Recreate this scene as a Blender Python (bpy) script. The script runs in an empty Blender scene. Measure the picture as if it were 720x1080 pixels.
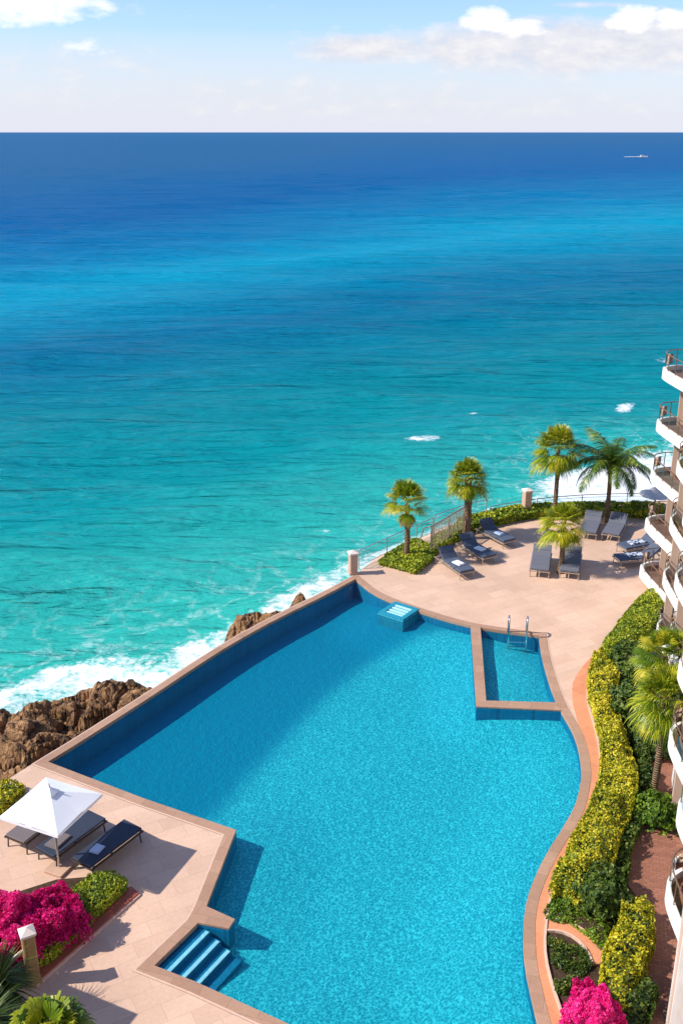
import bpy, math, random
import numpy as np
from mathutils import Vector, noise
from mathutils.geometry import tessellate_polygon
random.seed(7); rng = np.random.default_rng(7)
D = bpy.data; S = bpy.context.scene; COL = S.collection
# ------------------------------------------------------------ site survey helpers
H = 22.0; F = 1060.0; PITCH = math.atan2(401.0, F); CP, SP = math.cos(PITCH), math.sin(PITCH)
SEA = -6.0
def P(px, py, z=0.0):
    u = (px-360)/F; v = (py-540)/F
    t = (H-z)/(SP+v*CP)
    return (u*t, (CP-v*SP)*t)
def ZAT(Y, py):
    v = (py-540)/F
    return H - Y*(SP+v*CP)/(CP-v*SP)
def PX(lst, z=0.0): return [P(a, b, z) for a, b in lst]
# ------------------------------------------------------------ mesh builder
class MB:
    def __init__(s): s.v = []; s.f = []; s.m = []; s.cur = 0
    def add(s, vs, fs):
        n = len(s.v); s.v += [tuple(q) for q in vs]
        for f in fs: s.f.append(tuple(i+n for i in f)); s.m.append(s.cur)
    def box(s, c, d, rz=0, rx=0, ry=0, bev=0):
        from mathutils import Euler
        R = Euler((rx, ry, rz)).to_matrix(); c = Vector(c); x, y, z = d[0]/2, d[1]/2, d[2]/2
        if bev <= 0:
            vs = [c+R@Vector((a*x, b*y, g*z)) for g in (-1, 1) for b in (-1, 1) for a in (-1, 1)]
            s.add(vs, [(0,2,3,1),(4,5,7,6),(0,1,5,4),(2,6,7,3),(0,4,6,2),(1,3,7,5)]); return
        rings = []
        for (zz, k) in ((-z, bev), (-z+bev, 0), (z-bev, 0), (z-bev*.3, bev*.3), (z, bev)):
            X, Y = x-k, y-k; b = bev
            pts = [(X-b,-Y),(X,-Y+b),(X,Y-b),(X-b,Y),(-X+b,Y),(-X,Y-b),(-X,-Y+b),(-X+b,-Y)]
            rings.append([c+R@Vector((p[0], p[1], zz)) for p in pts])
        s.loft(rings, True)
    def loft(s, rings, cap=False, closed=True):
        n = len(rings[0]); vs = [p for r in rings for p in r]; fs = []
        for k in range(len(rings)-1):
            for i in range(n if closed else n-1):
                j = (i+1) % n
                fs.append((k*n+i, k*n+j, (k+1)*n+j, (k+1)*n+i))
        if cap:
            fs.append(tuple(reversed(range(n)))); fs.append(tuple((len(rings)-1)*n+i for i in range(n)))
        s.add(vs, fs)
    def tube(s, pts, r, n=8, cap=True):
        pts = [Vector(p) for p in pts]; rings = []
        rr = r if isinstance(r, (list, tuple)) else [r]*len(pts)
        for i, p in enumerate(pts):
            d = (pts[min(i+1, len(pts)-1)]-pts[max(i-1, 0)])
            d = d.normalized() if d.length > 1e-9 else Vector((0,0,1))
            a = d.cross(Vector((0,0,1)))
            if a.length < .05: a = d.cross(Vector((1,0,0)))
            a.normalize(); b = d.cross(a)
            rings.append([p+(a*math.cos(2*math.pi*k/n)+b*math.sin(2*math.pi*k/n))*rr[i] for k in range(n)])
        s.loft(rings, cap)
    def poly(s, loops, z):
        vv = [[Vector((p[0], p[1], 0)) for p in L] for L in loops]
        tris = tessellate_polygon(vv); flat = [p for L in vv for p in L]
        fs = []
        for t in tris:
            a, b, c = (flat[i] for i in t)
            cr = (b-a).cross(c-a).z
            fs.append(tuple(t) if cr > 0 else tuple(reversed(t)))
        s.add([(p.x, p.y, z) for p in flat], fs)
    def wall(s, pts, z0, z1, closed=False):
        n = len(pts); vs = [(p[0], p[1], z0) for p in pts]+[(p[0], p[1], z1) for p in pts]
        s.add(vs, [(i, (i+1) % n, n+(i+1) % n, n+i) for i in range(n if closed else n-1)])
    def slab(s, loop, z0, z1):
        s.poly([loop], z1); s.wall(loop, z0, z1, True)
    def build(s, name, mats, parent=None, smooth=False, **k):
        me = D.meshes.new(name); me.from_pydata(s.v, [], s.f)
        for m in (mats if isinstance(mats, (list, tuple)) else [mats]): me.materials.append(m)
        if any(s.m): me.polygons.foreach_set('material_index', s.m)
        if smooth: me.polygons.foreach_set('use_smooth', [True]*len(me.polygons))
        if len(s.v) < 6000:
            import bmesh
            bm = bmesh.new(); bm.from_mesh(me); bmesh.ops.remove_doubles(bm, verts=bm.verts, dist=.0008); bm.to_mesh(me); bm.free()
        me.update()
        o = D.objects.new(name, me); COL.objects.link(o)
        if parent: o.parent = parent
        tag(o, **k); return o
def tag(o, label=None, cat=None, group=None, kind=None):
    for a, b in (('label', label), ('category', cat), ('group', group), ('kind', kind)):
        if b: o[a] = b
def empty(name, loc=(0,0,0), rz=0, **k):
    o = D.objects.new(name, None); COL.objects.link(o); o.location = loc; o.rotation_euler = (0,0,rz); o.empty_display_size = .2
    tag(o, **k); return o
def copy_tree(o, parent=None):
    c = o.copy(); COL.objects.link(c)
    if parent: c.parent = parent
    for ch in list(o.children): copy_tree(ch, c)
    return c
def resample(pts, step=.4, smooth=2, closed=False):
    p = [np.array(q, float) for q in pts]
    for _ in range(smooth):
        q = [p[0]]
        for a, b in zip(p[:-1], p[1:]): q += [a*.75+b*.25, a*.25+b*.75]
        q.append(p[-1]); p = q
    out = [p[0]]
    for b in p[1:]:
        if np.linalg.norm(b-out[-1]) >= step: out.append(b)
    out.append(p[-1]); return [tuple(q) for q in out]
def offset(pts, d, closed=False):
    """offset to the left of travel by d, mitred"""
    n = len(pts); out = []
    for i in range(n):
        a = np.array(pts[i-1] if (i > 0 or closed) else pts[0]); b = np.array(pts[i]); c = np.array(pts[(i+1) % n] if (i < n-1 or closed) else pts[-1])
        e1 = b-a; e2 = c-b
        if np.linalg.norm(e1) < 1e-9: e1 = e2
        if np.linalg.norm(e2) < 1e-9: e2 = e1
        e1 /= np.linalg.norm(e1); e2 /= np.linalg.norm(e2)
        n1 = np.array((-e1[1], e1[0])); n2 = np.array((-e2[1], e2[0])); m = n1+n2; m /= max(np.linalg.norm(m), 1e-6)
        k = d/max(.45, float(m@n1)); out.append(tuple(b+m*k))
    return out
def inside(x, y, poly):
    c = False; j = len(poly)-1
    for i in range(len(poly)):
        xi, yi = poly[i]; xj, yj = poly[j]
        if (yi > y) != (yj > y) and x < (xj-xi)*(y-yi)/(yj-yi)+xi: c = not c
        j = i
    return c
# ------------------------------------------------------------ materials
class NT:
    def __init__(s, name):
        s.m = D.materials.new(name); s.m.use_nodes = True; s.t = s.m.node_tree; s.t.nodes.clear()
        s.out = s.n('ShaderNodeOutputMaterial')
    def n(s, ty, **k):
        q = s.t.nodes.new(ty)
        for a, b in k.items():
            if a.startswith('i_'): q.inputs[a[2:].replace('_', ' ')].default_value = b
            else: setattr(q, a, b)
        return q
    def l(s, a, b): s.t.links.new(a, b)
    def math(s, op, a, b=None, c=None, clamp=False):
        q = s.n('ShaderNodeMath', operation=op, use_clamp=clamp)
        for i, x in enumerate((a, b, c)):
            if x is None: continue
            if isinstance(x, (int, float)): q.inputs[i].default_value = x
            else: s.l(x, q.inputs[i])
        return q.outputs[0]
    def ramp(s, fac, stops, interp='LINEAR'):
        q = s.n('ShaderNodeValToRGB'); q.color_ramp.interpolation = interp
        e = q.color_ramp.elements
        while len(e) < len(stops): e.new(.5)
        for x, (p, c) in zip(e, stops):
            x.position = p; x.color = (*c, 1) if len(c) == 3 else c
        s.l(fac, q.inputs[0]); return q.outputs[0]
    def mix(s, fac, a, b, blend='MIX'):
        q = s.n('ShaderNodeMix', data_type='RGBA', blend_type=blend)
        for k, x in ((0, fac), (6, a), (7, b)):
            if isinstance(x, (int, float)): q.inputs[k].default_value = x
            elif isinstance(x, tuple): q.inputs[k].default_value = (*x, 1)
            else: s.l(x, q.inputs[k])
        return q.outputs[2]
    def pos(s, scale=(1,1,1), rot=(0,0,0), obj=False):
        src = s.n('ShaderNodeTexCoord').outputs['Object'] if obj else s.n('ShaderNodeNewGeometry').outputs['Position']
        mp = s.n('ShaderNodeMapping'); mp.inputs['Scale'].default_value = scale; mp.inputs['Rotation'].default_value = rot
        s.l(src, mp.inputs[0]); return mp.outputs[0]
    def noise(s, vec, scale, detail=3, rough=.5, dist=0):
        q = s.n('ShaderNodeTexNoise'); q.inputs['Scale'].default_value = scale; q.inputs['Detail'].default_value = detail
        q.inputs['Roughness'].default_value = rough; q.inputs['Distortion'].default_value = dist
        s.l(vec, q.inputs['Vector']); return q.outputs['Fac']
    def attr(s, name):
        q = s.n('ShaderNodeAttribute', attribute_name=name); return q.outputs['Fac']
    def bump(s, h, strength=.3, dist=.02, normal=None):
        q = s.n('ShaderNodeBump'); q.inputs['Strength'].default_value = strength; q.inputs['Distance'].default_value = dist
        s.l(h, q.inputs['Height'])
        if normal: s.l(normal, q.inputs['Normal'])
        return q.outputs[0]
    def bsdf(s, col, rough=.6, normal=None, metal=0, spec=.5, **k):
        q = s.n('ShaderNodeBsdfPrincipled')
        if isinstance(col, tuple): q.inputs['Base Color'].default_value = (*col, 1)
        else: s.l(col, q.inputs['Base Color'])
        if isinstance(rough, (int, float)): q.inputs['Roughness'].default_value = rough
        else: s.l(rough, q.inputs['Roughness'])
        q.inputs['Metallic'].default_value = metal; q.inputs['Specular IOR Level'].default_value = spec
        if normal: s.l(normal, q.inputs['Normal'])
        for a, b in k.items(): q.inputs[a.replace('_', ' ')].default_value = b
        return q.outputs[0]
    def done(s, sh): s.l(sh, s.out.inputs['Surface']); return s.m
def simple(name, col, rough=.6, metal=0, var=.15, scale=6, bump=.15):
    t = NT(name); p = t.pos(obj=True); f = t.noise(p, scale, 4, .6)
    c = t.mix(f, tuple(x*(1-var) for x in col), tuple(min(1, x*(1+var)) for x in col))
    f2 = t.noise(p, scale*7, 3)
    return t.done(t.bsdf(c, rough, t.bump(f2, bump, .01), metal))
def tiles(name, c1, c2, grout, w, h, rot=0, bumpd=.01, off=.5, mortar=.012, big=.25, rough=.65):
    t = NT(name); p = t.pos(rot=(0,0,rot))
    b = t.n('ShaderNodeTexBrick'); b.offset = off
    b.inputs['Scale'].default_value = 1; b.inputs['Brick Width'].default_value = w; b.inputs['Row Height'].default_value = h
    b.inputs['Mortar Size'].default_value = mortar; b.inputs['Mortar Smooth'].default_value = .2; b.inputs['Bias'].default_value = 0
    b.inputs['Color1'].default_value = (*c1, 1); b.inputs['Color2'].default_value = (*c2, 1); b.inputs['Mortar'].default_value = (*grout, 1)
    t.l(p, b.inputs['Vector'])
    st = t.noise(p, .35, 5, .65); st = t.ramp(st, [(.3, (1-big,)*3), (.7, (1,1,1))])
    fine = t.noise(p, 9, 5, .7); fine = t.ramp(fine, [(.25, (.84,.83,.82)), (.65, (1,1,1))])
    c = t.mix(1.0, b.outputs['Color'], st, 'MULTIPLY'); c = t.mix(.8, c, fine, 'MULTIPLY')
    n = t.bump(b.outputs['Fac'], -.4, bumpd); n2 = t.bump(t.noise(p, 30, 3), .15, .01, n)
    return t.done(t.bsdf(c, rough, n2, spec=.3))
def leafmat(name, cols, trans=.35, rough=.5):
    t = NT(name); g = t.n('ShaderNodeNewGeometry'); r = g.outputs['Random Per Island']
    big = t.noise(g.outputs['Position'], .8, 3)
    k = t.math('ADD', t.math('MULTIPLY', r, .75), t.math('MULTIPLY', t.math('SUBTRACT', big, .5), 1.1)); k = t.math('ADD', k, .12, clamp=True)
    c = t.ramp(k, cols)
    d = t.bsdf(c, rough, spec=.35); tr = t.n('ShaderNodeBsdfTranslucent'); t.l(c, tr.inputs[0])
    mx = t.n('ShaderNodeMixShader'); mx.inputs[0].default_value = trans; t.l(d, mx.inputs[1]); t.l(tr.outputs[0], mx.inputs[2])
    return t.done(mx.outputs[0])
M = {}
M['deck'] = tiles('deck_tiles', (.75,.51,.375), (.67,.445,.32), (.58,.385,.28), 1.25, .62, rot=-.5, big=.2, mortar=.009)
M['coping'] = tiles('coping_stone', (.47,.285,.19), (.40,.235,.155), (.31,.19,.13), .9, .6, rot=.3, big=.15, mortar=.008)
M['copinglight'] = simple('pale_kerb', (.62,.42,.32), .6)
M['terracotta'] = tiles('terracotta_border', (.72,.30,.15), (.66,.26,.13), (.55,.22,.11), .9, .9, rot=.9, big=.12, mortar=.008)
M['redkerb'] = simple('red_kerb', (.36,.085,.045), .6, scale=3)
M['brick'] = tiles('brick_paving', (.44,.19,.12), (.34,.135,.085), (.24,.12,.09), .22, .11, rot=.25, big=.4)
M['retain'] = tiles('retaining_stone', (.40,.28,.2), (.33,.22,.16), (.2,.14,.1), .8, .35, big=.4)
def sparklemat(name, ca, cb, cplain=None, scale=6.5, contrast=.5, tilew=None):  # water sparkle painted into the floor colour as light and dark cells
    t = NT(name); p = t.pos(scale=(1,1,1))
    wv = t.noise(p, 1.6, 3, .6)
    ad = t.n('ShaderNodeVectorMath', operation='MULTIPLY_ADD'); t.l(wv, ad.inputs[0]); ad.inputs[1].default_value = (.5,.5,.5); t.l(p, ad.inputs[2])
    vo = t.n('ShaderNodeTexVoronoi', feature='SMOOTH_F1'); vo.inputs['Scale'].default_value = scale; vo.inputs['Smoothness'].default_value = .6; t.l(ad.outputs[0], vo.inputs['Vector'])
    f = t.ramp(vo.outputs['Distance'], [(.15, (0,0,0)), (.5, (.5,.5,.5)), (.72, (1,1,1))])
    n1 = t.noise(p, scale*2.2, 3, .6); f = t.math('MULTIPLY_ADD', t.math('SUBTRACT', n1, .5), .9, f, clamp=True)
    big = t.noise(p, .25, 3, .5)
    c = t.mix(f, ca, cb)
    if cplain:
        dd = t.attr('no_sparkle'); c2 = t.mix(f, cplain, tuple(x*1.08 for x in cplain)); c = t.mix(dd, c, c2)  # darker colour with the painted sparkle left out
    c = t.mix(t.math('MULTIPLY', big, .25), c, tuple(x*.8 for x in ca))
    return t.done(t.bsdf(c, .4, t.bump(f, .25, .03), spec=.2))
M['poolfloor'] = sparklemat('pool_floor_sparkle', (.0,.27,.36), (.05,.62,.69), (.0,.21,.335), scale=14)
M['poolwall'] = tiles('pool_wall_mosaic', (.0,.24,.42), (.0,.20,.36), (.0,.15,.28), .12, .12, big=.2, mortar=.006)
M['pooltile'] = tiles('pool_step_mosaic', (.02,.30,.42), (.01,.25,.38), (.0,.2,.3), .12, .12, big=.15, mortar=.006)
M['nosing'] = simple('pale_blue_nosing', (.42,.75,.85), .4)
def watermat():
    t = NT('pool_water'); p = t.pos()
    h = t.noise(p, 3.2, 4, .6, .4); h2 = t.noise(p, 9, 3, .5); hh = t.math('ADD', h, t.math('MULTIPLY', h2, .35))
    n = t.bump(hh, .35, .06)
    gl = t.n('ShaderNodeBsdfGlossy'); gl.inputs['Roughness'].default_value = .03; t.l(n, gl.inputs['Normal'])
    tr = t.n('ShaderNodeBsdfTransparent'); tr.inputs[0].default_value = (.80,.96,.99,1)
    fr = t.n('ShaderNodeFresnel'); fr.inputs[0].default_value = 1.33; t.l(n, fr.inputs['Normal'])
    mx = t.n('ShaderNodeMixShader'); t.l(t.math('MULTIPLY', fr.outputs[0], .4), mx.inputs[0]); t.l(tr.outputs[0], mx.inputs[1]); t.l(gl.outputs[0], mx.inputs[2])
    return t.done(mx.outputs[0])
M['poolwater'] = watermat()
def seamat():
    t = NT('sea_water'); p = t.pos()
    r = t.attr('reach'); ds = t.attr('dshore'); fo = t.attr('foam')
    pn = t.pos(scale=(.006,.02,1), rot=(0,0,-.18)); big = t.noise(pn, 1.0, 5, .6)
    r2 = t.math('ADD', r, t.math('MULTIPLY', t.math('SUBTRACT', big, .5), t.math('MULTIPLY', r, .25)))
    pm = t.pos(scale=(.03,.14,1), rot=(0,0,-.2)); mid = t.noise(pm, 1.0, 5, .65)
    r2 = t.math('ADD', r2, t.math('MULTIPLY', t.math('SUBTRACT', mid, .5), t.math('MULTIPLY', r, .22)))
    k = t.math('DIVIDE', t.math('LOGARITHM', t.math('MAXIMUM', r2, .05), 2.0), 9.0); k = t.math('ADD', k, .45, clamp=True)
    # r: .15->.146 .3->.257 .45->.322 .68->.388 1->.45 1.4->.504 2.2->.576 8->.78
    c = t.ramp(k, [(.10, (.02,.38,.32)), (.24, (.0,.28,.285)), (.32, (.0,.20,.25)), (.385, (.0,.135,.255)), (.448, (.0,.27,.42)), (.50, (.0,.165,.34)), (.575, (.0,.10,.28)), (.78, (.012,.105,.25))])
    sh = t.math('SUBTRACT', 1.0, t.math('DIVIDE', ds, 22.0), clamp=True)
    c = t.mix(t.math('MULTIPLY', sh, .6), c, (.05,.50,.40))
    # foam
    f1 = t.noise(p, .55, 7, .72, .6); f2 = t.noise(p, 2.3, 6, .7, .5)
    ff = t.math('ADD', t.math('MULTIPLY', f1, .6), t.math('MULTIPLY', f2, .4))
    lev = t.math('SUBTRACT', .80, t.math('MULTIPLY', fo, .41))
    fm = t.math('MULTIPLY', t.math('SUBTRACT', ff, lev), 6.5, clamp=True)
    # thin lacing of old foam
    vo = t.n('ShaderNodeTexVoronoi', feature='DISTANCE_TO_EDGE'); vo.inputs['Scale'].default_value = .38
    wd = t.n('ShaderNodeVectorMath', operation='MULTIPLY_ADD'); q = t.n('ShaderNodeTexNoise'); q.inputs['Scale'].default_value = .5; q.inputs['Detail'].default_value = 4
    t.l(p, q.inputs['Vector']); t.l(q.outputs['Color'], wd.inputs[0]); wd.inputs[1].default_value = (3.5,3.5,0); t.l(p, wd.inputs[2]); t.l(wd.outputs[0], vo.inputs['Vector'])
    lace = t.math('SUBTRACT', 1.0, t.math('MULTIPLY', vo.outputs['Distance'], 9.0), clamp=True)
    lace = t.math('MULTIPLY', lace, t.math('MULTIPLY', t.math('SUBTRACT', f2, .42), 3.0, clamp=True))
    lace = t.math('MULTIPLY', lace, t.math('MULTIPLY', t.attr('lace'), .6))
    fm = t.math('MAXIMUM', fm, lace)
    c = t.mix(fm, c, (.80,.82,.82))
    ph = t.pos(scale=(.10,.42,1), rot=(0,0,-.16)); h1 = t.noise(ph, 1.0, 5, .55, .3)
    ph2 = t.pos(scale=(.5,1.6,1), rot=(0,0,-.1)); h2 = t.noise(ph2, 1.0, 5, .65, .2)
    ph3 = t.pos(scale=(.22,1,1), rot=(0,0,-.15))
    def swell(period, dist, dsc):
        q = t.n('ShaderNodeTexWave', wave_type='BANDS', bands_direction='Y', wave_profile='SIN'); q.inputs['Scale'].default_value = .314/period
        q.inputs['Distortion'].default_value = dist; q.inputs['Detail'].default_value = 4; q.inputs['Detail Scale'].default_value = dsc; q.inputs['Detail Roughness'].default_value = .6
        t.l(ph3, q.inputs['Vector']); return t.math('POWER', q.outputs['Fac'], 2.2)
    h3 = t.math('ADD', swell(6.5, 7, 1.2), t.math('MULTIPLY', swell(2.9, 6, 1.1), .38))
    h3 = t.math('MULTIPLY', h3, t.math('ADD', t.math('MULTIPLY', mid, 1.4), .1))
    inv = t.math('SUBTRACT', 1.0, t.math('MULTIPLY', fm, .75))
    def bp(h, d, nn=None):
        q = t.n('ShaderNodeBump'); q.inputs['Distance'].default_value = d; t.l(inv, q.inputs['Strength']); t.l(h, q.inputs['Height'])
        if nn: t.l(nn, q.inputs['Normal'])
        return q.outputs[0]
    ph4 = t.pos(scale=(.22,.95,1), rot=(0,0,-.14)); h4 = t.noise(ph4, 1.0, 3, .5, .3)
    n = bp(h3, .62); n = bp(h1, .5, n); n = bp(h4, .7, n); n = bp(h2, .30, n)
    rough = t.math('ADD', t.math('MULTIPLY', fm, .6), .16)
    df = t.n('ShaderNodeBsdfDiffuse'); t.l(c, df.inputs[0]); t.l(n, df.inputs['Normal'])
    gl_ = t.n('ShaderNodeBsdfGlossy'); t.l(rough, gl_.inputs['Roughness']); t.l(n, gl_.inputs['Normal'])
    fr = t.n('ShaderNodeFresnel'); fr.inputs[0].default_value = 1.33; t.l(n, fr.inputs['Normal'])
    mx = t.n('ShaderNodeMixShader'); t.l(t.math('MINIMUM', t.math('MULTIPLY', fr.outputs[0], .5), .11), mx.inputs[0]); t.l(df.outputs[0], mx.inputs[1]); t.l(gl_.outputs[0], mx.inputs[2])
    return t.done(mx.outputs[0])
M['sea'] = seamat()
def rockmat():
    t = NT('sea_rock'); p = t.pos(); f = t.noise(p, .9, 8, .7, .5); g = t.noise(p, 4, 8, .75)
    c = t.ramp(f, [(.30, (.05,.03,.02)), (.42, (.19,.10,.045)), (.54, (.44,.23,.095)), (.72, (.48,.31,.17))])
    c = t.mix(1, c, t.ramp(g, [(.3, (.45,.42,.4)), (.6, (1,1,1))]), 'MULTIPLY')
    cr = t.n('ShaderNodeTexVoronoi', feature='DISTANCE_TO_EDGE'); cr.inputs['Scale'].default_value = .75; wp_ = t.n('ShaderNodeVectorMath', operation='MULTIPLY_ADD'); qn = t.n('ShaderNodeTexNoise'); qn.inputs['Scale'].default_value = 1.2; qn.inputs['Detail'].default_value = 5
    t.l(p, qn.inputs['Vector']); t.l(qn.outputs['Color'], wp_.inputs[0]); wp_.inputs[1].default_value = (1.1,1.1,1.1); t.l(p, wp_.inputs[2]); t.l(wp_.outputs[0], cr.inputs['Vector'])
    c = t.mix(1, c, t.ramp(cr.outputs['Distance'], [(.0, (.12,.10,.09)), (.07, (1,1,1))]), 'MULTIPLY')
    wet = t.attr('wet'); c = t.mix(t.math('MULTIPLY', wet, .75), c, (.035,.022,.014))
    vo = t.n('ShaderNodeTexVoronoi', feature='DISTANCE_TO_EDGE'); vo.inputs['Scale'].default_value = 1.8; t.l(wp_.outputs[0], vo.inputs['Vector'])
    n = t.bump(t.math('MINIMUM', vo.outputs['Distance'], .12), .8, .8); n = t.bump(g, .7, .18, n)
    return t.done(t.bsdf(c, .75, n, spec=.3))
M['rock'] = rockmat()
def soil(name, a, b, sc=5):
    t = NT(name); p = t.pos(); f = t.noise(p, sc, 8, .8); g = t.noise(p, sc*6, 5, .8)
    c = t.mix(1, t.ramp(f, [(.35, a), (.65, b)]), t.ramp(g, [(.35, (.5,.5,.5)), (.65, (1.,1.,1.))]), 'MULTIPLY')
    return t.done(t.bsdf(c, .9, t.bump(g, .9, .08), spec=.2))
M['mulch'] = soil('garden_soil', (.055,.032,.02), (.17,.10,.06))
M['yellow'] = leafmat('yellow_hedge_leaves', [(0, (.06,.12,.008)), (.26, (.20,.25,.012)), (.5, (.48,.44,.016)), (.8, (.72,.58,.022)), (1, (.86,.72,.08))], .25)
M['green'] = leafmat('green_hedge_leaves', [(0, (.03,.085,.008)), (.45, (.10,.19,.012)), (.8, (.22,.32,.02)), (1, (.40,.44,.04))], .3)
M['limehedge'] = leafmat('lime_hedge_leaves', [(0, (.05,.11,.008)), (.35, (.17,.25,.012)), (.7, (.40,.44,.02)), (1, (.62,.58,.05))], .3)
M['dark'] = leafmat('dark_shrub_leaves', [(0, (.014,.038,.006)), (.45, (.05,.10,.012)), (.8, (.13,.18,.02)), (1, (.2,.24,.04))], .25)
M['pink'] = leafmat('bougainvillea_bracts', [(0, (.34,.0,.06)), (.3, (.66,.002,.15)), (.7, (.84,.006,.25)), (1, (.95,.10,.45))], .35)
M['palm'] = leafmat('fan_palm_leaves', [(0, (.03,.085,.006)), (.35, (.13,.21,.010)), (.65, (.36,.39,.015)), (1, (.66,.52,.04))], .35, .4)
M['palmyellow'] = leafmat('yellow_palm_leaves', [(0, (.06,.13,.006)), (.4, (.24,.30,.012)), (.7, (.48,.46,.02)), (1, (.75,.60,.06))], .35, .4)  # yellower leaf tone than the other fan palms
M['coco'] = leafmat('coconut_leaves', [(0, (.018,.06,.01)), (.45, (.06,.13,.014)), (.8, (.15,.22,.02)), (1, (.5,.42,.05))], .3, .35)
M['reed'] = leafmat('reed_leaves', [(0, (.012,.035,.006)), (.5, (.05,.09,.01)), (.85, (.15,.20,.02)), (1, (.42,.36,.08))], .3, .4)
M['dry'] = leafmat('dry_fronds', [(0, (.14,.08,.03)), (.6, (.34,.21,.08)), (1, (.5,.36,.16))], .2)
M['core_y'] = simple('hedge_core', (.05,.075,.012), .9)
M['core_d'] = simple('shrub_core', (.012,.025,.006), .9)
def trunkmat():
    t = NT('palm_trunk'); p = t.pos(obj=True); w = t.n('ShaderNodeTexWave', bands_direction='Z'); w.inputs['Scale'].default_value = 3.5; w.inputs['Distortion'].default_value = 3; w.inputs['Detail'].default_value = 3
    t.l(p, w.inputs[0]); f = t.noise(p, 9, 5, .7)
    c = t.mix(1, t.mix(w.outputs['Fac'], (.15,.085,.05), (.38,.25,.15)), t.ramp(f, [(.3, (.5,.5,.5)), (.65, (1,1,1))]), 'MULTIPLY')
    return t.done(t.bsdf(c, .85, t.bump(w.outputs['Fac'], .8, .06), spec=.2))
M['trunk'] = trunkmat()
def whitewall():
    t = NT('white_render'); p = t.pos(scale=(5,5,.5)); f = t.noise(p, 1, 5, .7); g = t.noise(t.pos(), .9, 4, .6)
    c = t.mix(1, t.ramp(f, [(.3, (.60,.57,.52)), (.55, (.76,.745,.71))]), t.ramp(g, [(.3, (.86,.85,.83)), (.6, (1,1,1))]), 'MULTIPLY')
    return t.done(t.bsdf(c, .75))
M['white'] = whitewall()
M['cream'] = simple('cream_render', (.52,.35,.25), .7, var=.08, scale=1.2)
M['balfloor'] = tiles('balcony_floor_tiles', (.34,.17,.11), (.28,.13,.085), (.2,.1,.07), .4, .4, big=.2)
M['bronze'] = simple('bronze_rail', (.20,.12,.07), .4, .3)
M['steel'] = simple('steel_rail', (.55,.55,.56), .3, .8, var=.05)
M['polished'] = simple('polished_steel', (.75,.76,.78), .12, 1, var=.03, bump=.02)
M['navy'] = simple('navy_sling', (.018,.028,.055), .75, var=.3, scale=30)
M['slate'] = simple('slate_cushion', (.12,.125,.16), .85, var=.25, scale=12)
M['bluegrey'] = simple('blue_grey_cushion', (.065,.085,.13), .85, var=.3, scale=12)
M['greymesh'] = simple('grey_sling', (.15,.12,.12), .8, var=.2, scale=20)
M['frame'] = simple('aluminium_frame', (.45,.36,.29), .4, .5)
M['darkframe'] = simple('dark_frame', (.09,.07,.06), .4, .5)
M['towel'] = simple('white_towel', (.74,.74,.76), .95, var=.08, scale=20, bump=.5)
M['bluetowel'] = simple('blue_towel', (.42,.52,.70), .95, var=.2, scale=14, bump=.5)
def patt():
    t = NT('patterned_towel'); p = t.pos(obj=True); f = t.noise(p, 9, 2, .4)
    c = t.ramp(f, [(.47, (.03,.05,.11)), (.53, (.50,.54,.62))]); return t.done(t.bsdf(c, .9))
M['patterned'] = patt()
M['canvas'] = simple('white_canvas', (.84,.84,.85), .85, var=.03, scale=2)
M['rope'] = simple('tan_canvas', (.45,.33,.22), .8)
M['postwood'] = tiles('bollard_stone', (.42,.28,.12), (.36,.23,.10), (.25,.16,.08), .5, .6, big=.3)
M['postcap'] = simple('pale_stone_cap', (.70,.60,.52), .6, var=.08)
M['pillar'] = simple('sandstone_pillar', (.50,.32,.22), .7, var=.2, scale=4)
def glass():
    t = NT('window_glass'); fr = t.n('ShaderNodeFresnel'); fr.inputs[0].default_value = 1.5
    g = t.n('ShaderNodeBsdfGlossy'); g.inputs['Roughness'].default_value = .03; d = t.bsdf((.045,.05,.055), .1)
    m = t.n('ShaderNodeMixShader'); t.l(fr.outputs[0], m.inputs[0]); t.l(d, m.inputs[1]); t.l(g.outputs[0], m.inputs[2]); return t.done(m.outputs[0])
M['glass'] = glass()
def pane():
    t = NT('rail_glass'); fr = t.n('ShaderNodeFresnel'); fr.inputs[0].default_value = 1.45
    g = t.n('ShaderNodeBsdfGlossy'); g.inputs['Roughness'].default_value = .03; d = t.n('ShaderNodeBsdfTransparent'); d.inputs[0].default_value = (.84,.93,.95,1)
    m = t.n('ShaderNodeMixShader'); t.l(fr.outputs[0], m.inputs[0]); t.l(d.outputs[0], m.inputs[1]); t.l(g.outputs[0], m.inputs[2]); return t.done(m.outputs[0])
M['pane'] = pane()
M['thatch'] = simple('grey_thatch', (.60,.56,.53), .9, scale=12)
# ------------------------------------------------------------ pool loops
sea_edge = resample(PX([(51,804),(82,785),(113,765),(160,735),(200,708),(240,682),(290,654),(340,630),(375,611)]), 1.0, 2)
top_edge = resample(PX([(375,611),(390,624),(410,634),(439,644),(467,653),(497,661),(530,666),(568,671)]), .6, 2)
right_edge = resample(PX([(568,671),(570,688),(576,712),(585,738),(592,752),(600,764),(608,782),(612,802),(613,820),(610,836),(604,856),(596,870),(582,890),(567,917),(555,947),(551,975),(552,1015),(560,1052),(570,1095),(590,1160)]), .5, 2)
rest = PX([(590,1160),(480,1160),(305,1081),(206,1036),(163,1019),(208,975),(216,961),(249,876),(150,842)])
pool = sea_edge[:-1]+top_edge[:-1]+right_edge[:-1]+rest      # runs clockwise: left of travel is outside
CW = .34
cop_out = offset(pool, CW, True); cop_out2 = offset(pool, CW+.07, True)
n_sea = len(sea_edge)-1
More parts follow.
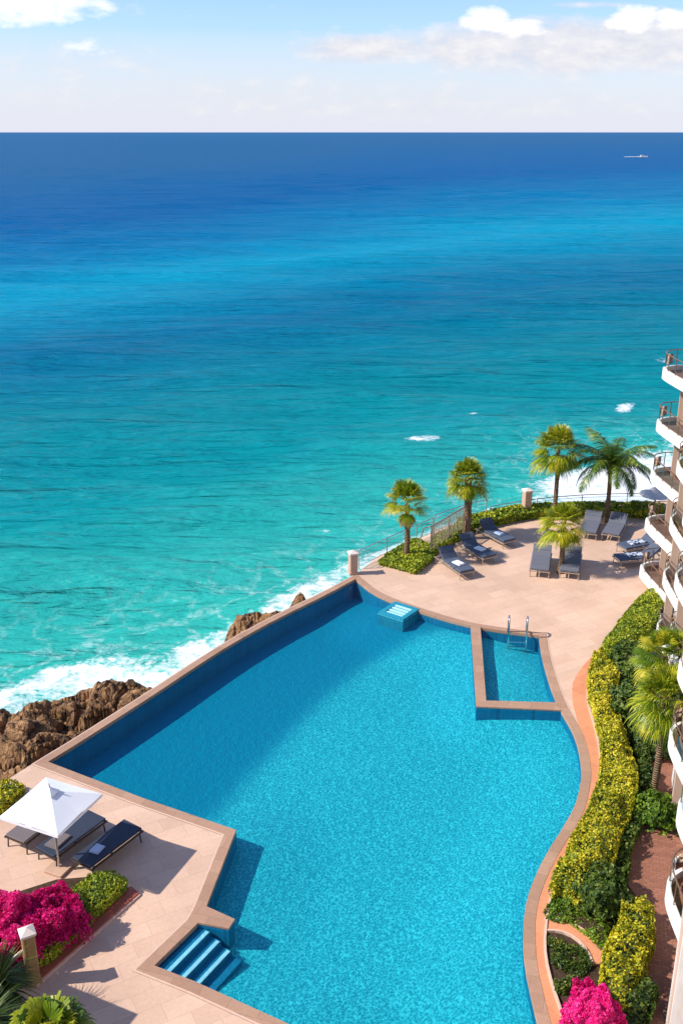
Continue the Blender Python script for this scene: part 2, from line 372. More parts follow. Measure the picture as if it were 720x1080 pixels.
# terrace outline
back = PX([(399,586),(433,571),(458,560),(490,548),(513,543),(554,536),(600,531),(650,529),(700,528),(900,530)])
back = resample(back, 1.2, 2)
deck_out = [P(-420,1100), P(-60,866)] + cop_out2[0:n_sea+1] + back + [(60,30), (60,-25), (-45,-25)]
# coping ring top + lip
def ring(a, b, z, name, mat, **k):
    m = MB(); n = len(a); vs = [(p[0], p[1], z) for p in a]+[(p[0], p[1], z) for p in b]
    m.add(vs, [(i, (i+1) % n, n+(i+1) % n, n+i) for i in range(n)]); return m
# deck: hole = cop_out2
m = MB(); m.poly([deck_out, cop_out2[n_sea:]+[cop_out2[0]]] if False else [deck_out], 0)
dk = MB()
# terrace sheet with the pool cut out: outline follows the pool's inland side
land = [P(-420,1100), P(-60,866), cop_out2[0]] + list(reversed(cop_out2[n_sea:])) + back + [(60,30), (60,-25), (-45,-25)]
dk.poly([land], 0.0); dk.build('terrace_paving', M['deck'], kind='structure')
m = MB(); skirt = [P(-420,1100), P(-60,866)] + cop_out2[0:n_sea+1] + back + [(60,30)]
m.wall(skirt, -8, -.001); m.build('retaining_wall', M['retain'], label='stone retaining wall holding the terrace and pool above the sea', cat='retaining wall')
m = MB(); m2 = ring(pool, cop_out, .03, '', None); m.v, m.f, m.m = m2.v, m2.f, m2.m
m.wall(pool, -.12, .03, True); m.wall(cop_out, -.02, .03, True)
m.cur = 1; m.add([(p[0], p[1], .012) for p in cop_out]+[(p[0], p[1], .012) for p in cop_out2], [(i, (i+1) % len(pool), len(pool)+(i+1) % len(pool), len(pool)+i) for i in range(len(pool))])
PR = empty('swimming_pool', (*P(380,830),0), label='large turquoise freeform swimming pool curving between the terrace and the sea', cat='swimming pool')
bpy.context.view_layer.update()
def under(o, par):
    o.parent = par; o.matrix_parent_inverse = par.matrix_world.inverted()
under(m.build('coping', [M['coping'], M['copinglight']]), PR)
FLOOR = -1.02
m = MB(); m.wall(pool, FLOOR-.02, -.12, True); under(m.build('pool_wall', M['poolwall']), PR)
# floor grid with a deeper side, coloured darker and without the painted sparkle
xs = [p[0] for p in pool]; ys = [p[1] for p in pool]
def grid_mesh(name, X, Y, Z, mat, attrs, smooth=True, keep=None, **k):
    r, c = X.shape; me = D.meshes.new(name); co = np.stack([X, Y, Z], -1).reshape(-1, 3)
    idx = np.arange(r*c).reshape(r, c); q = np.stack([idx[:-1,:-1], idx[:-1,1:], idx[1:,1:], idx[1:,:-1]], -1).reshape(-1, 4)
    if keep is not None: q = q[keep.reshape(-1)[q].all(1)]
    me.from_pydata(co.tolist(), [], q.tolist()); me.materials.append(mat)
    if smooth: me.polygons.foreach_set('use_smooth', [True]*len(me.polygons))
    for a, val in attrs.items():
        at = me.attributes.new(a, 'FLOAT', 'POINT'); at.data.foreach_set('value', val.reshape(-1).astype(np.float32))
    o = D.objects.new(name, me); COL.objects.link(o); tag(o, **k); return o
def polydist(X, Y, pts):
    best = np.full(X.shape, 1e9); side = np.zeros(X.shape); par = np.zeros(X.shape); acc = 0
    for k in range(len(pts)-1):
        a = np.array(pts[k]); b = np.array(pts[k+1]); e = b-a; L = math.hypot(*e)
        t = np.clip(((X-a[0])*e[0]+(Y-a[1])*e[1])/(L*L), 0, 1)
        dx = X-a[0]-t*e[0]; dy = Y-a[1]-t*e[1]; d = np.hypot(dx, dy)
        m_ = d < best; best = np.where(m_, d, best); side = np.where(m_, np.sign(e[0]*dy-e[1]*dx), side); par = np.where(m_, acc+t, par); acc += 1
    return best, side, par
gx, gy = np.meshgrid(np.arange(min(xs)-.5, max(xs)+.5, .25), np.arange(min(ys)-.5, max(ys)+.5, .25))
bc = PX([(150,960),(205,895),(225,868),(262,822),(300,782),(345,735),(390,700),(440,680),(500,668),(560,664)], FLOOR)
dd, sd, _ = polydist(gx, gy, bc); no_sparkle = 1/(1+np.exp(-(dd*sd)/.22))
kp = offset(pool, .3, True); keep = np.array([[inside(x, y, kp) for x, y in zip(a, b)] for a, b in zip(gx, gy)])
dr_, _, _ = polydist(gx, gy, PX([(420,640),(467,655),(500,664),(540,700),(530,735),(592,752),(608,782),(612,802),(613,820),(604,856),(582,890),(555,947),(551,975),(552,1015),(570,1095),(590,1160)]))
dl_, _, _ = polydist(gx, gy, PX([(249,876),(216,961),(163,1019),(206,1036),(305,1081)]))
def fall(d, R_): q = np.clip(d/R_, 0, 1); return 1-q*q*(3-2*q)
fz = FLOOR+np.maximum(.55*fall(dr_, 4.0), .30*fall(dl_, 3.5))
fl = grid_mesh('pool_floor', gx, gy, fz, M['poolfloor'], {'no_sparkle': no_sparkle}, keep=keep); under(fl, PR)
m = MB(); m.poly([offset(pool, .01, True)], -.10); under(m.build('pool_water', M['poolwater']), PR)
# plunge pool divider: L shaped wall
a0, a1, b0, b1 = P(496,660), P(506,662), P(502,746), P(512,740); c0, c1 = P(592,750), P(585,742)
Lw = [a0, a1, b1, c1, c0, b0]
m = MB(); m.wall(Lw, FLOOR, 0, True); w = m.build('divider_wall', M['poolwall']); under(w, PR)
m = MB(); m.slab(offset(Lw, .012, True), -.01, .05); cp_ = m.build('divider_coping', M['coping']); under(cp_, PR)
# nub wall beside the entry steps
nb = [P(205,959), P(216,957), P(247,971), P(241,980), P(209,974)]
m = MB(); m.wall(nb, FLOOR, 0, True); under(m.build('step_wall', M['poolwall']), PR)
m = MB(); m.slab(offset(nb, .02, True), -.01, .055); under(m.build('step_wall_coping', M['coping']), PR)
# entry steps
A = np.array(P(164,1020)); B = np.array(P(211,973)); e = (B-A)/np.linalg.norm(B-A); nrm = np.array((e[1], -e[0]))
st = MB(); ns = MB(); L = np.linalg.norm(B-A); ang = math.atan2(e[1], e[0])
for k in range(4):
    w_ = .38; z1 = -.16-k*.17; d0 = k*w_; mid = A+e*L/2+nrm*(d0+w_/2)
    st.box((mid[0], mid[1], (z1+FLOOR)/2), (L, w_, z1-FLOOR), rz=ang)
    if k < 3:
        q = A+e*L/2+nrm*(d0+w_-.07); ns.box((q[0], q[1], z1+.006), (L-.1, .12, .03), rz=ang)
sto = st.build('entry_steps', M['poolwall']); under(sto, PR)
nso = ns.build('nosing', M['nosing']); under(nso, PR); nso.parent = sto; nso.matrix_parent_inverse = sto.matrix_world.inverted()
# spa platform
sp = [P(393,646,.0), P(418,634,.0), P(447,643,.0), P(424,657,.0)]
ctr = np.mean(np.array(sp), 0); e1 = np.array(sp[2])-np.array(sp[1]); ang = math.atan2(e1[1], e1[0]); w1 = np.linalg.norm(e1)*.95; e2 = np.array(sp[0])-np.array(sp[1]); w2 = np.linalg.norm(e2)*.9
PF = empty('pool_platform', (ctr[0], ctr[1], FLOOR), ang, label='square blue tiled stepped platform standing in the far corner of the pool', cat='pool platform')
m = MB(); hh = -FLOOR
m.box((0,0,hh*.5-.06), (w1, w2, hh-.12), bev=.02); m.box((0,0,hh-.06), (w1*.99, w2*.99, .10), bev=.03); m.build('base', M['pooltile'], PF)
m = MB()
for (a, b, c, d) in ((0,-.39,.94,.16),(0,.39,.94,.16),(-.39,0,.16,.62),(.39,0,.16,.62)): m.box((a*w1, b*w2, hh+.02), (c*w1, d*w2, .09), bev=.01)
m.build('rim', M['pooltile'], PF)
m = MB()
for k in range(4): m.box((0, (-.24+k*.16)*w2, hh+.005+.012*k), (w1*.6, w2*.09, .05))
m.build('tread', M['nosing'], PF)
# pool ladder
lx, ly = P(545,669)
LD = empty('pool_ladder', (lx, ly, 0), -.12, label='polished steel ladder with two looped handrails at the plunge pool edge', cat='pool ladder')
for sx in (-.42, .42):
    m = MB(); pts = [(sx, -.42, -.9), (sx, -.40, .2), (sx, -.38, .75)]
    for a in range(0, 181, 20): pts.append((sx, -.14-.24*math.cos(math.radians(a)), .78+.2*math.sin(math.radians(a))))
    pts += [(sx, .12, .5), (sx, .18, .02)]; m.tube(pts, .045, 10); m.build('handrail', M['polished'], LD, True)
for z in (-.2,-.45,-.7):
    m = MB(); m.box((0,-.41,z), (.8,.10,.03)); m.build('rung', M['polished'], LD)
# ------------------------------------------------------------ sea
rows = [24.0]
while rows[-1] < 60000: rows.append(rows[-1]+max(.4, rows[-1]*.0085))
rows = np.array(rows); nc = 330
tt = np.linspace(-1, 1, nc)
Yg = np.repeat(rows[:,None], nc, 1); Xg = tt[None,:]*(rows[:,None]*.55+45)
shore_px = [(-300,930),(-100,800),(0,752),(60,726),(120,716),(165,718),(205,708),(250,686),(300,655),(350,628),(400,604),(450,580),(520,550),(590,540),(650,530),(720,520),(900,500),(1200,480)]
shore_w = [2.5,2.5,1.7,1.7,1.8,2.4,2.6,2.0,1.4,1.2,.9,.9,1.2,2.5,7,11,12,12]
SHORE = PX(shore_px, SEA)
ds, side, par = polydist(Xg, Yg, SHORE); ds = np.where(side < 0, 0, ds)   # left of travel = seaward
wv = np.interp(par, np.arange(len(shore_w)), shore_w)
foam = np.exp(-(ds/wv)**2)*np.interp(par, [0, 12.5, 14, 18], [1, 1, 1.35, 1.35])
lace = np.exp(-(ds/(np.minimum(wv, 4.5)*2.4+2))**2)
def blob(px, py, rx, ry, a, rot=0):
    global foam
    x, y = P(px, py, SEA); dx, dy = Xg-x, Yg-y; c, s = math.cos(rot), math.sin(rot)
    foam = np.maximum(foam, a*np.exp(-((dx*c+dy*s)/rx)**2-((-dx*s+dy*c)/ry)**2))
blob(446,479,3.0,1.7,1.12,.3); blob(470,466,1.8,.6,.85,.4); blob(500,454,1.2,1.0,.95,.2); blob(342,575,1.2,.8,.95); blob(657,444,1.2,2.8,1.15,-.5); blob(697,390,1.8,1.6,.95); blob(645,408,1.6,.7,.55)
blob(572,513,1.5,.9,.8); blob(628,515,9,3.4,1.4,.5); blob(610,530,5,2.5,1.3,.4)
xs_b = [-400,-200,-54,0,50,112,300,3000]; ys_b = [90,110,158,262,305,343,420,700]
def yb(x): return np.interp(x, xs_b, ys_b)
kern = sum(yb(Xg+o) for o in (-60,-30,-12,0,12,30,60))/7
reach = Yg/kern
Z = np.full(Xg.shape, SEA); 
dY = np.gradient(rows)[:,None]; dX = (rows*.55+45)[:,None]*2/nc
for k in range(22):
    lam = 3.0*1.13**k; th = rng.normal(0, .2)+.14; kx, ky = -math.sin(th)*2*math.pi/lam, math.cos(th)*2*math.pi/lam
    fade = np.clip(lam/(3.2*np.maximum(dY, dX*abs(math.sin(th))*1.2+.01))-1, 0, 1)
    warp = 1.6*np.sin(Xg*.05*rng.uniform(.5,1.6)+rng.uniform(0,6))+1.3*np.sin(Yg*.04*rng.uniform(.5,1.6)+Xg*.03+rng.uniform(0,6))
    ampm = .55+.45*np.sin(Xg*.035*rng.uniform(.4,1.6)+Yg*.03*rng.uniform(.4,1.6)+rng.uniform(0,6))
    ph = kx*Xg+ky*Yg+warp+rng.uniform(0,6.28)
    Z += fade*ampm*lam*.0125*(1-np.abs(np.sin(ph/2)))*2*.75
Z -= np.clip(1-ds/2, 0, 1)*0
sea = grid_mesh('sea', Xg, Yg, Z, M['sea'], {'reach': reach, 'dshore': ds, 'foam': foam, 'lace': lace}, kind='structure')
# ------------------------------------------------------------ rocks
def hnoise(X, Y, fn):
    out = np.empty(X.shape)
    for i in range(X.shape[0]):
        for j in range(X.shape[1]): out[i, j] = fn(X[i, j], Y[i, j])
    return out
def outcrop(name, s0, s1, n1, peak, seed, label, prof):
    o0 = np.array(sea_edge[0]); d = np.array((.53,.848)); nn = np.array((-.848,.53))
    S_, N_ = np.meshgrid(np.arange(s0, s1, .11), np.arange(0.02, n1, .11))
    X = np.empty(S_.shape); Y = np.empty(S_.shape)
    ed = np.array(cop_out2[0:n_sea+1]); es = (ed-o0)@d; en = (ed-o0)@nn
    base = np.interp(S_, es, en, left=en[0]+0.0)
    base = np.where(S_ < es[0], en[0]+(S_-es[0])*((np.array(P(-60,866))-np.array(cop_out2[0]))@nn)/((np.array(P(-60,866))-np.array(cop_out2[0]))@d), base)
    X = o0[0]+d[0]*S_+nn[0]*(N_+base); Y = o0[1]+d[1]*S_+nn[1]*(N_+base)
    def fn(x, y):
        wx = x+.8*noise.noise((x*.6, y*.6, seed)); wy = y+.8*noise.noise((x*.6, y*.6, seed+9))
        v = noise.voronoi((wx*.42, wy*.62, seed)); f1 = v[0]; cell = noise.noise((v[1][0].x*3.1, v[1][0].y*3.1, seed+3))
        v2 = noise.voronoi((wx*1.25+5, wy*1.7, seed)); c2 = noise.noise((v2[1][0].x*5.1, v2[1][0].y*4.1, seed+5))
        big = cell*1.3+.9*min(.45, f1[1]-f1[0])*1.6 + ((wx*.31+wy*.19)*2 % 1)*.15
        return big + c2*.45 + .45*min(.3, v2[0][1]-v2[0][0]) + .25*noise.fractal((x*1.3, y*1.3, seed), .9, 2.1, 4)
    R = hnoise(X, Y, fn)
    env = prof(S_, N_)
    Z = SEA-1.3 + (peak-SEA+1.3)*env + R*(.25+env*.62)
    Z = np.minimum(Z, -.25)
    wet = np.clip(1-(Z-SEA-.1)/1.1, 0, 1)
    grid_mesh(name, X, Y, Z, M['rock'], {'wet': wet}, smooth=False, label=label, cat='rocks')
def sm(x): x = np.clip(x, 0, 1); return x*x*(3-2*x)
outcrop('rock_outcrop', -14, 15, 15, -4.1, 2.0, 'large brown rocky outcrop below the pool edge at the left, white surf breaking on it', lambda s, n: (.88+.12*np.sin(s*.9+1)*np.cos(n*.5))*sm((14.5-s)/4.0)*sm((15.8-.55*np.maximum(s,0)-n)/3.6))
outcrop('rock_outcrop', 12.5, 25.5, 8, -2.6, 8.0, 'small brown rocky outcrop against the middle of the pool wall, surf around it', lambda s, n: np.clip(np.exp(-((s-16.6)/2.3)**2)*sm((6.8-n)/2.6)+np.exp(-((s-20.6)/2.4)**2)*sm((5.8-n)/2.2), 0, 1))
# ------------------------------------------------------------ foliage
def leafcloud(m, pts, nrms, size, jit=.8, asp=.6):
    n = len(pts)
    pts = np.array(pts); nr = np.array(nrms)+rng.normal(0, jit, (n, 3)); nr /= np.linalg.norm(nr, axis=1)[:,None]
    a = np.cross(nr, rng.normal(0, 1, (n, 3))); a /= np.linalg.norm(a, axis=1)[:,None]; b = np.cross(nr, a)
    s = size*rng.uniform(.6, 1.35, n)[:,None]
    q = np.stack([pts-a*s, pts-b*s*asp+nr*s*.15, pts+a*s, pts+b*s*asp+nr*s*.15], 1).reshape(-1, 3)
    k = len(m.v); m.v += [tuple(x) for x in q.tolist()]
    m.f += [(k+4*i, k+4*i+1, k+4*i+2, k+4*i+3) for i in range(n)]; m.m += [m.cur]*n
def hedge(name, poly, h, lm, core, dens=260, size=.07, z0=0, lump=.14, lump_s=1.1, mats2=None, **k):
    c = np.mean(np.array(poly), 0); R = empty(name, (c[0], c[1], z0), **k)
    pl = [(p[0]-c[0], p[1]-c[1]) for p in poly]
    A = sum(pl[i-1][0]*pl[i][1]-pl[i][0]*pl[i-1][1] for i in range(len(pl)))/2
    sg = -1 if A > 0 else 1
    inner = offset(pl, -.10*sg*1, True)   # shrink
    inner2 = offset(pl, -.22*sg, True)
    m = MB(); mm = MB(); 
    mm.wall(inner, .0, h*.55, True); mm.poly([inner], h*.55)
    mm.build('core', core, R)
    x0, x1 = min(p[0] for p in pl), max(p[0] for p in pl); y0, y1 = min(p[1] for p in pl), max(p[1] for p in pl)
    pts = []; nr = []; N = int(abs(A)*dens); cnt = 0
    def hz(x, y): return 1+lump*1.6*noise.noise(((x+c[0])*lump_s, (y+c[1])*lump_s, 3.3))+lump*.8*noise.noise(((x+c[0])*lump_s*3, (y+c[1])*lump_s*3, 1.3))
    while cnt < N:
        x = random.uniform(x0, x1); y = random.uniform(y0, y1)
        if inside(x, y, pl):
            cnt += 1; pts.append((x, y, h*hz(x, y)-abs(random.gauss(0, .07)))); nr.append((0, 0, 1))
    n = len(pl)
    for i in range(n):
        a = pl[i]; b = pl[(i+1) % n]; L = math.hypot(b[0]-a[0], b[1]-a[1])
        if L < 1e-6: continue
        ox, oy = -(b[1]-a[1])/L*sg, (b[0]-a[0])/L*sg
        for _ in range(int(L*h*dens*1.1)):
            t = random.random(); z = random.uniform(0.02, 1.0); x = a[0]+(b[0]-a[0])*t; y = a[1]+(b[1]-a[1])*t
            zz = z*h*hz(x, y); bul = .10*math.sin(z*2.6)+.25*lump*noise.noise(((x+c[0])*2, (y+c[1])*2, zz*2))-abs(random.gauss(0, .05))
            pts.append((x+ox*bul, y+oy*bul, zz)); nr.append((ox, oy, .4))
    A_p = np.array(pts); dE, _, _ = polydist(A_p[:,0], A_p[:,1], pl+[pl[0]]); fq = .70+.30*np.sqrt(np.clip(dE/.5, 0, 1)); A_p[:,2] *= fq
    leafcloud(m, A_p, nr, size); m.build('foliage', lm, R); return R
def bush(name, c, r, lm, core, n=2500, size=.07, lump=.3, seed=1, extra=None, **k):
    R = empty(name, c, **k); m = MB(); pts = []; nr = []
    def rad(d): return 1+lump*1.5*noise.noise((d.x*1.6+seed, d.y*1.6, d.z*1.6))+lump*noise.noise((d.x*4+seed, d.y*4, d.z*4))
    for _ in range(n):
        d = Vector((random.gauss(0,1), random.gauss(0,1), random.gauss(0,1))).normalized()
        d.z = abs(d.z) if random.random() < .85 else d.z
        q = rad(d)*(1-abs(random.gauss(0, .07)))
        pts.append((d.x*r[0]*q, d.y*r[1]*q, max(.02, r[2]*.35+d.z*r[2]*.75*q))); nr.append((d.x, d.y, d.z+.3))
    leafcloud(m, pts, nr, size); m.build('foliage', lm, R)
    mm = MB(); rings = []
    for i in range(9):
        ph = math.pi*i/8-math.pi/2; rings.append([(math.cos(ph)*math.cos(a)*r[0]*.68+1e-4*a, math.cos(ph)*math.sin(a)*r[1]*.68, max(.0, r[2]*.30+math.sin(ph)*r[2]*.5)) for a in [2*math.pi*j/14 for j in range(14)]])
    mm.loft(rings); mm.build('core', core, R)
    if extra:
        m = MB(); pts = []; nr = []
        for _ in range(extra[1]):
            d = Vector((random.gauss(0,1), random.gauss(0,1), abs(random.gauss(0,1)))).normalized(); q = rad(d)*(.93)
            pts.append((d.x*r[0]*q, d.y*r[1]*q, max(.02, r[2]*.35+d.z*r[2]*.75*q))); nr.append((d.x, d.y, d.z))
        leafcloud(m, pts, nr, size*.9); m.build('leaves', extra[0], R)
    return R
def trunk_mb(h, r0, r1, lean=(0,0), n=12):
    m = MB(); K = 22; rings = []
    for i in range(K+1):
        t = i/K; z = t*h; r = r0*(1-t)+r1*t; r *= 1+.09*((i % 2)-.5)+(.35*max(0, 1-t*9)) + random.uniform(-.03,.03)
        cx, cy = lean[0]*t*t+.04*math.sin(t*4), lean[1]*t*t
        rings.append([(cx+math.cos(2*math.pi*k/n)*r*(1+.06*math.sin(3*k+i)), cy+math.sin(2*math.pi*k/n)*r, z) for k in range(n)])
    m.loft(rings, True); return m
def fan_frond(m, base, az, el, plen, flen, blades=15, spread=1.25, droop=.35, w=.045):
    d = Vector((math.cos(az)*math.cos(el), math.sin(az)*math.cos(el), math.sin(el)))
    side = Vector((-math.sin(az), math.cos(az), 0)); up = side.cross(d)*-1
    if up.z < 0: up = -up
    b = Vector(base); tip = b+d*plen - Vector((0,0,droop*.25*plen)); 
    r = Vector((0,0,0))
    m.add([b-side*.018, b+side*.018, tip+side*.012, tip-side*.012], [(0,1,2,3)])
    for i in range(blades):
        a = (i/(blades-1)-.5)*2*spread; L = flen*(1-.28*abs(a)/spread)*random.uniform(.88,1.08)
        bd = (d*math.cos(a)+side*math.sin(a)+up*.22*abs(math.sin(a))*random.uniform(.3,1.3)).normalized(); pd = (side*math.cos(a)-d*math.sin(a)).normalized()
        p1 = tip+bd*L*.45-Vector((0,0,droop*L*.10)); p2 = tip+bd*L*.8-Vector((0,0,droop*L*.38)); p3 = tip+bd*L*.97-Vector((0,0,droop*L*.75))
        fold = up*w*.35
        m.add([tip, p1-pd*w+fold, p1+pd*w-fold*0, p2+pd*w*.75, p2-pd*w*.75+fold, p3], [(0,1,2),(1,4,3,2),(4,5,3)])
def fan_palm(px, py, pcrown, size, lab, tr=.16, nf=46, mat='palm', lean=(0,0), dry=8, thin=False, rzs=0, elmin=-35, asym=None):
    nf = int(nf*.82); X, Y = P(px, py); h = ZAT(Y, pcrown)-.0
    R = empty('fan_palm', (X, Y, 0), label=lab, cat='palm tree', group='palms on the terrace')
    trunk_mb(h, tr, tr*.8, lean).build('trunk', M['trunk'], R, True)
    m = MB(); 
    for i in range(nf):
        t = (i+.5)/nf; az = i*2.39996+random.uniform(-.2,.2); el = math.radians(elmin+(82-elmin)*t**1.0+random.uniform(-9,9))
        k = 1.0
        if asym: k = asym(az, t)
        if k <= 0: continue
        fan_frond(m, (lean[0], lean[1], h-.12+.18*t), az, el, size*.42*random.uniform(.8,1.1)*k, size*.62*random.uniform(.85,1.1)*k, 26, 1.35, .75-.35*t, .016*size)
    m.build('crown', M[mat], R)
    if dry:
        m = MB()
        for i in range(dry):
            fan_frond(m, (lean[0], lean[1], h-.2), i*2.4, math.radians(random.uniform(-75,-50)), size*.25, size*.38, 9, .8, .5, .04*size)
        m.build('dry_skirt', M['dry'], R)
    return R
fan_palm(428,590,532,1.6,'palm with tufted yellow-green crown and side fronds, nearest the corner of the pool', .17, 46, 'palmyellow', asym=lambda az, t: 1.15 if t > .45 else (.0 if math.sin(az) > .3 else .95), elmin=-5)
fan_palm(491,568,505,1.5,'round-headed fan palm standing behind the slatted screen', .24, 62, 'palm', dry=14)
fan_palm(583,548,474,1.9,'tall thin-trunked fan palm behind the hedge, left of the coconut palm', .14, 50, 'palm', dry=6)
fan_palm(590,604,553,1.5,'short spiky fan palm growing between two grey loungers', .15, 50, 'palmyellow', dry=3, elmin=-45)
fan_palm(691,776,692,1.45,'palm crown half hidden behind its neighbour beside the hotel balconies', .13, 46, 'palm', dry=2)
fan_palm(688,838,737,1.4,'palm with pale bare trunk rising from the brick path by the hotel', .13, 60, 'palm', dry=12, elmin=-50)
# coconut palm
def coconut(px, py, pcrown, L, lab):
    X, Y = P(px, py); h = ZAT(Y, pcrown); R = empty('coconut_palm', (X, Y, 0), label=lab, cat='palm tree', group='palms on the terrace')
    trunk_mb(h, .15, .11, (0,0)).build('trunk', M['trunk'], R, True)
    m = MB(); nf = 21
    for i in range(nf):
        t = i/nf; az = i*2.39996+.4; el = math.radians(5+70*t); ln = L*random.uniform(.88,1.08)
        p = Vector((0,0,h)); pts = []; el_ = el
        K = 14
        for k in range(K+1):
            pts.append(p.copy()); d = Vector((math.cos(az)*math.cos(el_), math.sin(az)*math.cos(el_), math.sin(el_))); p = p+d*ln/K; el_ -= math.radians(5.2+2.4*(1-t))
        m.tube(pts, [.03*(1-k/(K+2)) for k in range(K+1)], 4, False)
        sd = Vector((-math.sin(az), math.cos(az), 0))
        for k in range(1, 52):
            u = k/52*K; i0 = min(int(u), K-1); q = pts[i0].lerp(pts[i0+1], u-i0); d = (pts[i0+1]-pts[i0]).normalized()
            ll = .62*L/2.4*math.sin(math.pi*(k/52*.86+.12))**.7*random.uniform(.85,1.1)
            for s in (-1, 1):
                bd = (sd*s*.85+d*.6+Vector((0,0,-.25-random.random()*.3))).normalized(); e = q+bd*ll; mid = q+bd*ll*.5+Vector((0,0,.04)); wd = d*.028
                m.add([q-wd, q+wd, mid+wd, mid-wd, e-Vector((0,0,.12*ll))], [(0,1,2,3),(3,2,4)])
    m.build('crown', M['coco'], R)
    m = MB()
    for k in range(6):
        a = k*1.05; cx, cy, cz = .17*math.cos(a), .17*math.sin(a), h-.2
        rings = [[(cx+.11*math.sin(ph)*math.cos(b)+.0001*b, cy+.11*math.sin(ph)*math.sin(b), cz+.13*math.cos(ph)) for b in [j*.785 for j in range(8)]] for ph in [math.pi*i/6 for i in range(7)]]
        m.loft(rings)
    m.build('coconuts', M['limehedge'], R, True)
coconut(638,551,490,3.05,'coconut palm with long arching feathery fronds behind two loungers by the surf')
# terrace hedges
hedge('hedge', PX([(400,596),(420,601),(438,606),(455,592),(458,582),(438,572),(420,582)]), .45, M['limehedge'], M['core_y'], 240, .085, label='low clipped hedge bed around the palm at the pool corner', cat='hedge')
bk = resample(PX([(496,563),(515,557),(535,552),(556,548),(600,545),(640,545),(690,547)]), .8, 2)
hedge('hedge', bk+list(reversed(offset(bk, 1.1))), .75, M['limehedge'], M['core_y'], 170, .10, label='long low hedge curving along the seaward edge of the terrace', cat='hedge')
hedge('hedge', PX([(456,588),(466,580),(494,566),(486,556),(456,572)]), .5, M['limehedge'], M['core_y'], 200, .085, label='low hedge behind the slatted screen and the three blue loungers', cat='hedge')
# garden
gl = resample(PX([(693,629),(675,634),(658,653),(640,676),(627,693),(619,713),(617,738),(625,765),(631,789),(632,811),(629,838),(621,862),(607,885),(594,912),(580,940),(574,972),(572,1002),(577,1030),(587,1060),(600,1100),(612,1140)]), .4, 2)
i0 = min(range(len(gl)), key=lambda i: math.hypot(gl[i][0]-P(627,693)[0], gl[i][1]-P(627,693)[1]))
gpoly = gl+[P(800,1140), P(740,850), P(720,640)]
m = MB(); m.poly([gpoly], .005); m.build('garden_soil', M['mulch'], kind='structure')
gs = gl[i0:]; go = offset(gs, -.40 if True else 0)
# widen the border towards the coping lower down
m = MB(); vs = []; n = len(gs)
go2 = []
for i, p in enumerate(go):
    ip = min(pool, key=lambda q: math.hypot(q[0]-p[0], q[1]-p[1])); t = min(1, i/6); g = gs[i]
    w_ = .12+.46*t; d = np.array(p)-np.array(g); d = d/np.linalg.norm(d)*w_; go2.append((g[0]+d[0], g[1]+d[1]))
m.add([(p[0], p[1], .02) for p in gs]+[(p[0], p[1], .02) for p in go2], [(i, i+1, n+i+1, n+i) for i in range(n-1)])
m.wall(go2, 0, .02); m.build('terracotta_path', M['terracotta'], kind='structure')
m = MB(); gi = offset(gs, .07); 
m.add([(p[0], p[1], .09) for p in gs]+[(p[0], p[1], .09) for p in gi], [(i, i+1, n+i+1, n+i) for i in range(n-1)]); m.wall(gs, 0, .09); m.wall(gi, 0, .09)
m.build('garden_kerb', M['copinglight'], kind='structure')
# curved garden path arm
arm = resample(PX([(575,977),(590,977),(606,983),(618,992),(627,1003),(633,1018)]), .25, 2); w_ = .2
m = MB(); A_ = offset(arm, .2); B_ = offset(arm, -.2); m.slab(A_+list(reversed(B_)), 0, .05); m.build('garden_path', M['terracotta'], kind='structure')
m = MB()
for s in (.2, -.2):
    q = offset(arm, s); q2 = offset(arm, s*1.3); m.slab(q+list(reversed(q2)), 0, .09)
m.build('path_kerb', M['copinglight'], kind='structure')
# brick walk
m = MB(); m.poly([PX([(664,765),(730,765),(740,850),(760,1000),(760,1120),(640,1120),(652,1062),(664,1020),(676,985),(676,955),(660,930),(655,898),(664,868),(674,830),(672,800)])], .012); m.build('brick_walk', M['brick'], kind='structure')
# hedges right
hy = .85
hedge('hedge', resample(PX([(693,632),(677,637),(660,656),(643,680),(634,694)]), .5, 1)+PX([(655,712),(668,690),(685,670),(697,655)]), .85, M['limehedge'], M['core_y'], 420, .06, label='clipped green hedge at the top of the garden, beside the terrace', cat='hedge')
yl = resample(PX([(632,695),(622,714),(620,738),(628,765),(634,789),(635,811),(632,838),(624,862),(611,885),(598,912),(582,945),(580,952),(592,950)]), .5, 1)
yr = PX([(652,705),(648,724),(652,753),(661,776),(669,798),(670,820),(667,842),(657,862),(649,885),(645,905),(630,925),(612,940)], hy)
hedge('hedge', yl+list(reversed(resample(yr, .5, 1))), hy, M['yellow'], M['core_y'], 760, .048, lump=.3, label='long winding bright yellow hedge following the curve of the pool', cat='hedge')
dl = PX([(650,700),(652,724),(656,753),(665,776),(673,798),(676,820),(673,842),(663,872),(654,898),(652,915)], .3); dr = PX([(672,700),(676,730),(676,760),(680,790),(686,820),(684,842),(672,868),(662,895),(660,920)], .3)
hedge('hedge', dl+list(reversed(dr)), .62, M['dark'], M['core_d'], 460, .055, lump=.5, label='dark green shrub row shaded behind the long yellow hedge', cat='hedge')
y2l = PX([(662,955),(650,985),(640,1010),(634,1035),(640,1060)], .3); y2r = PX([(684,960),(687,985),(682,1010),(670,1040),(658,1070)], .3)
hedge('hedge', resample(y2l, .4, 1)+list(reversed(resample(y2r, .4, 1))), .9, M['yellow'], M['core_y'], 760, .048, lump=.5, lump_s=1.5, label='short yellow hedge between the curved path and the brick walk', cat='hedge')
hedge('hedge', PX([(655,1062),(648,1090),(675,1100),(690,1060),(676,1050)]), .7, M['dark'], M['core_d'], 460, .055, lump=.5, label='dark shrubs at the foot of the short yellow hedge', cat='hedge')
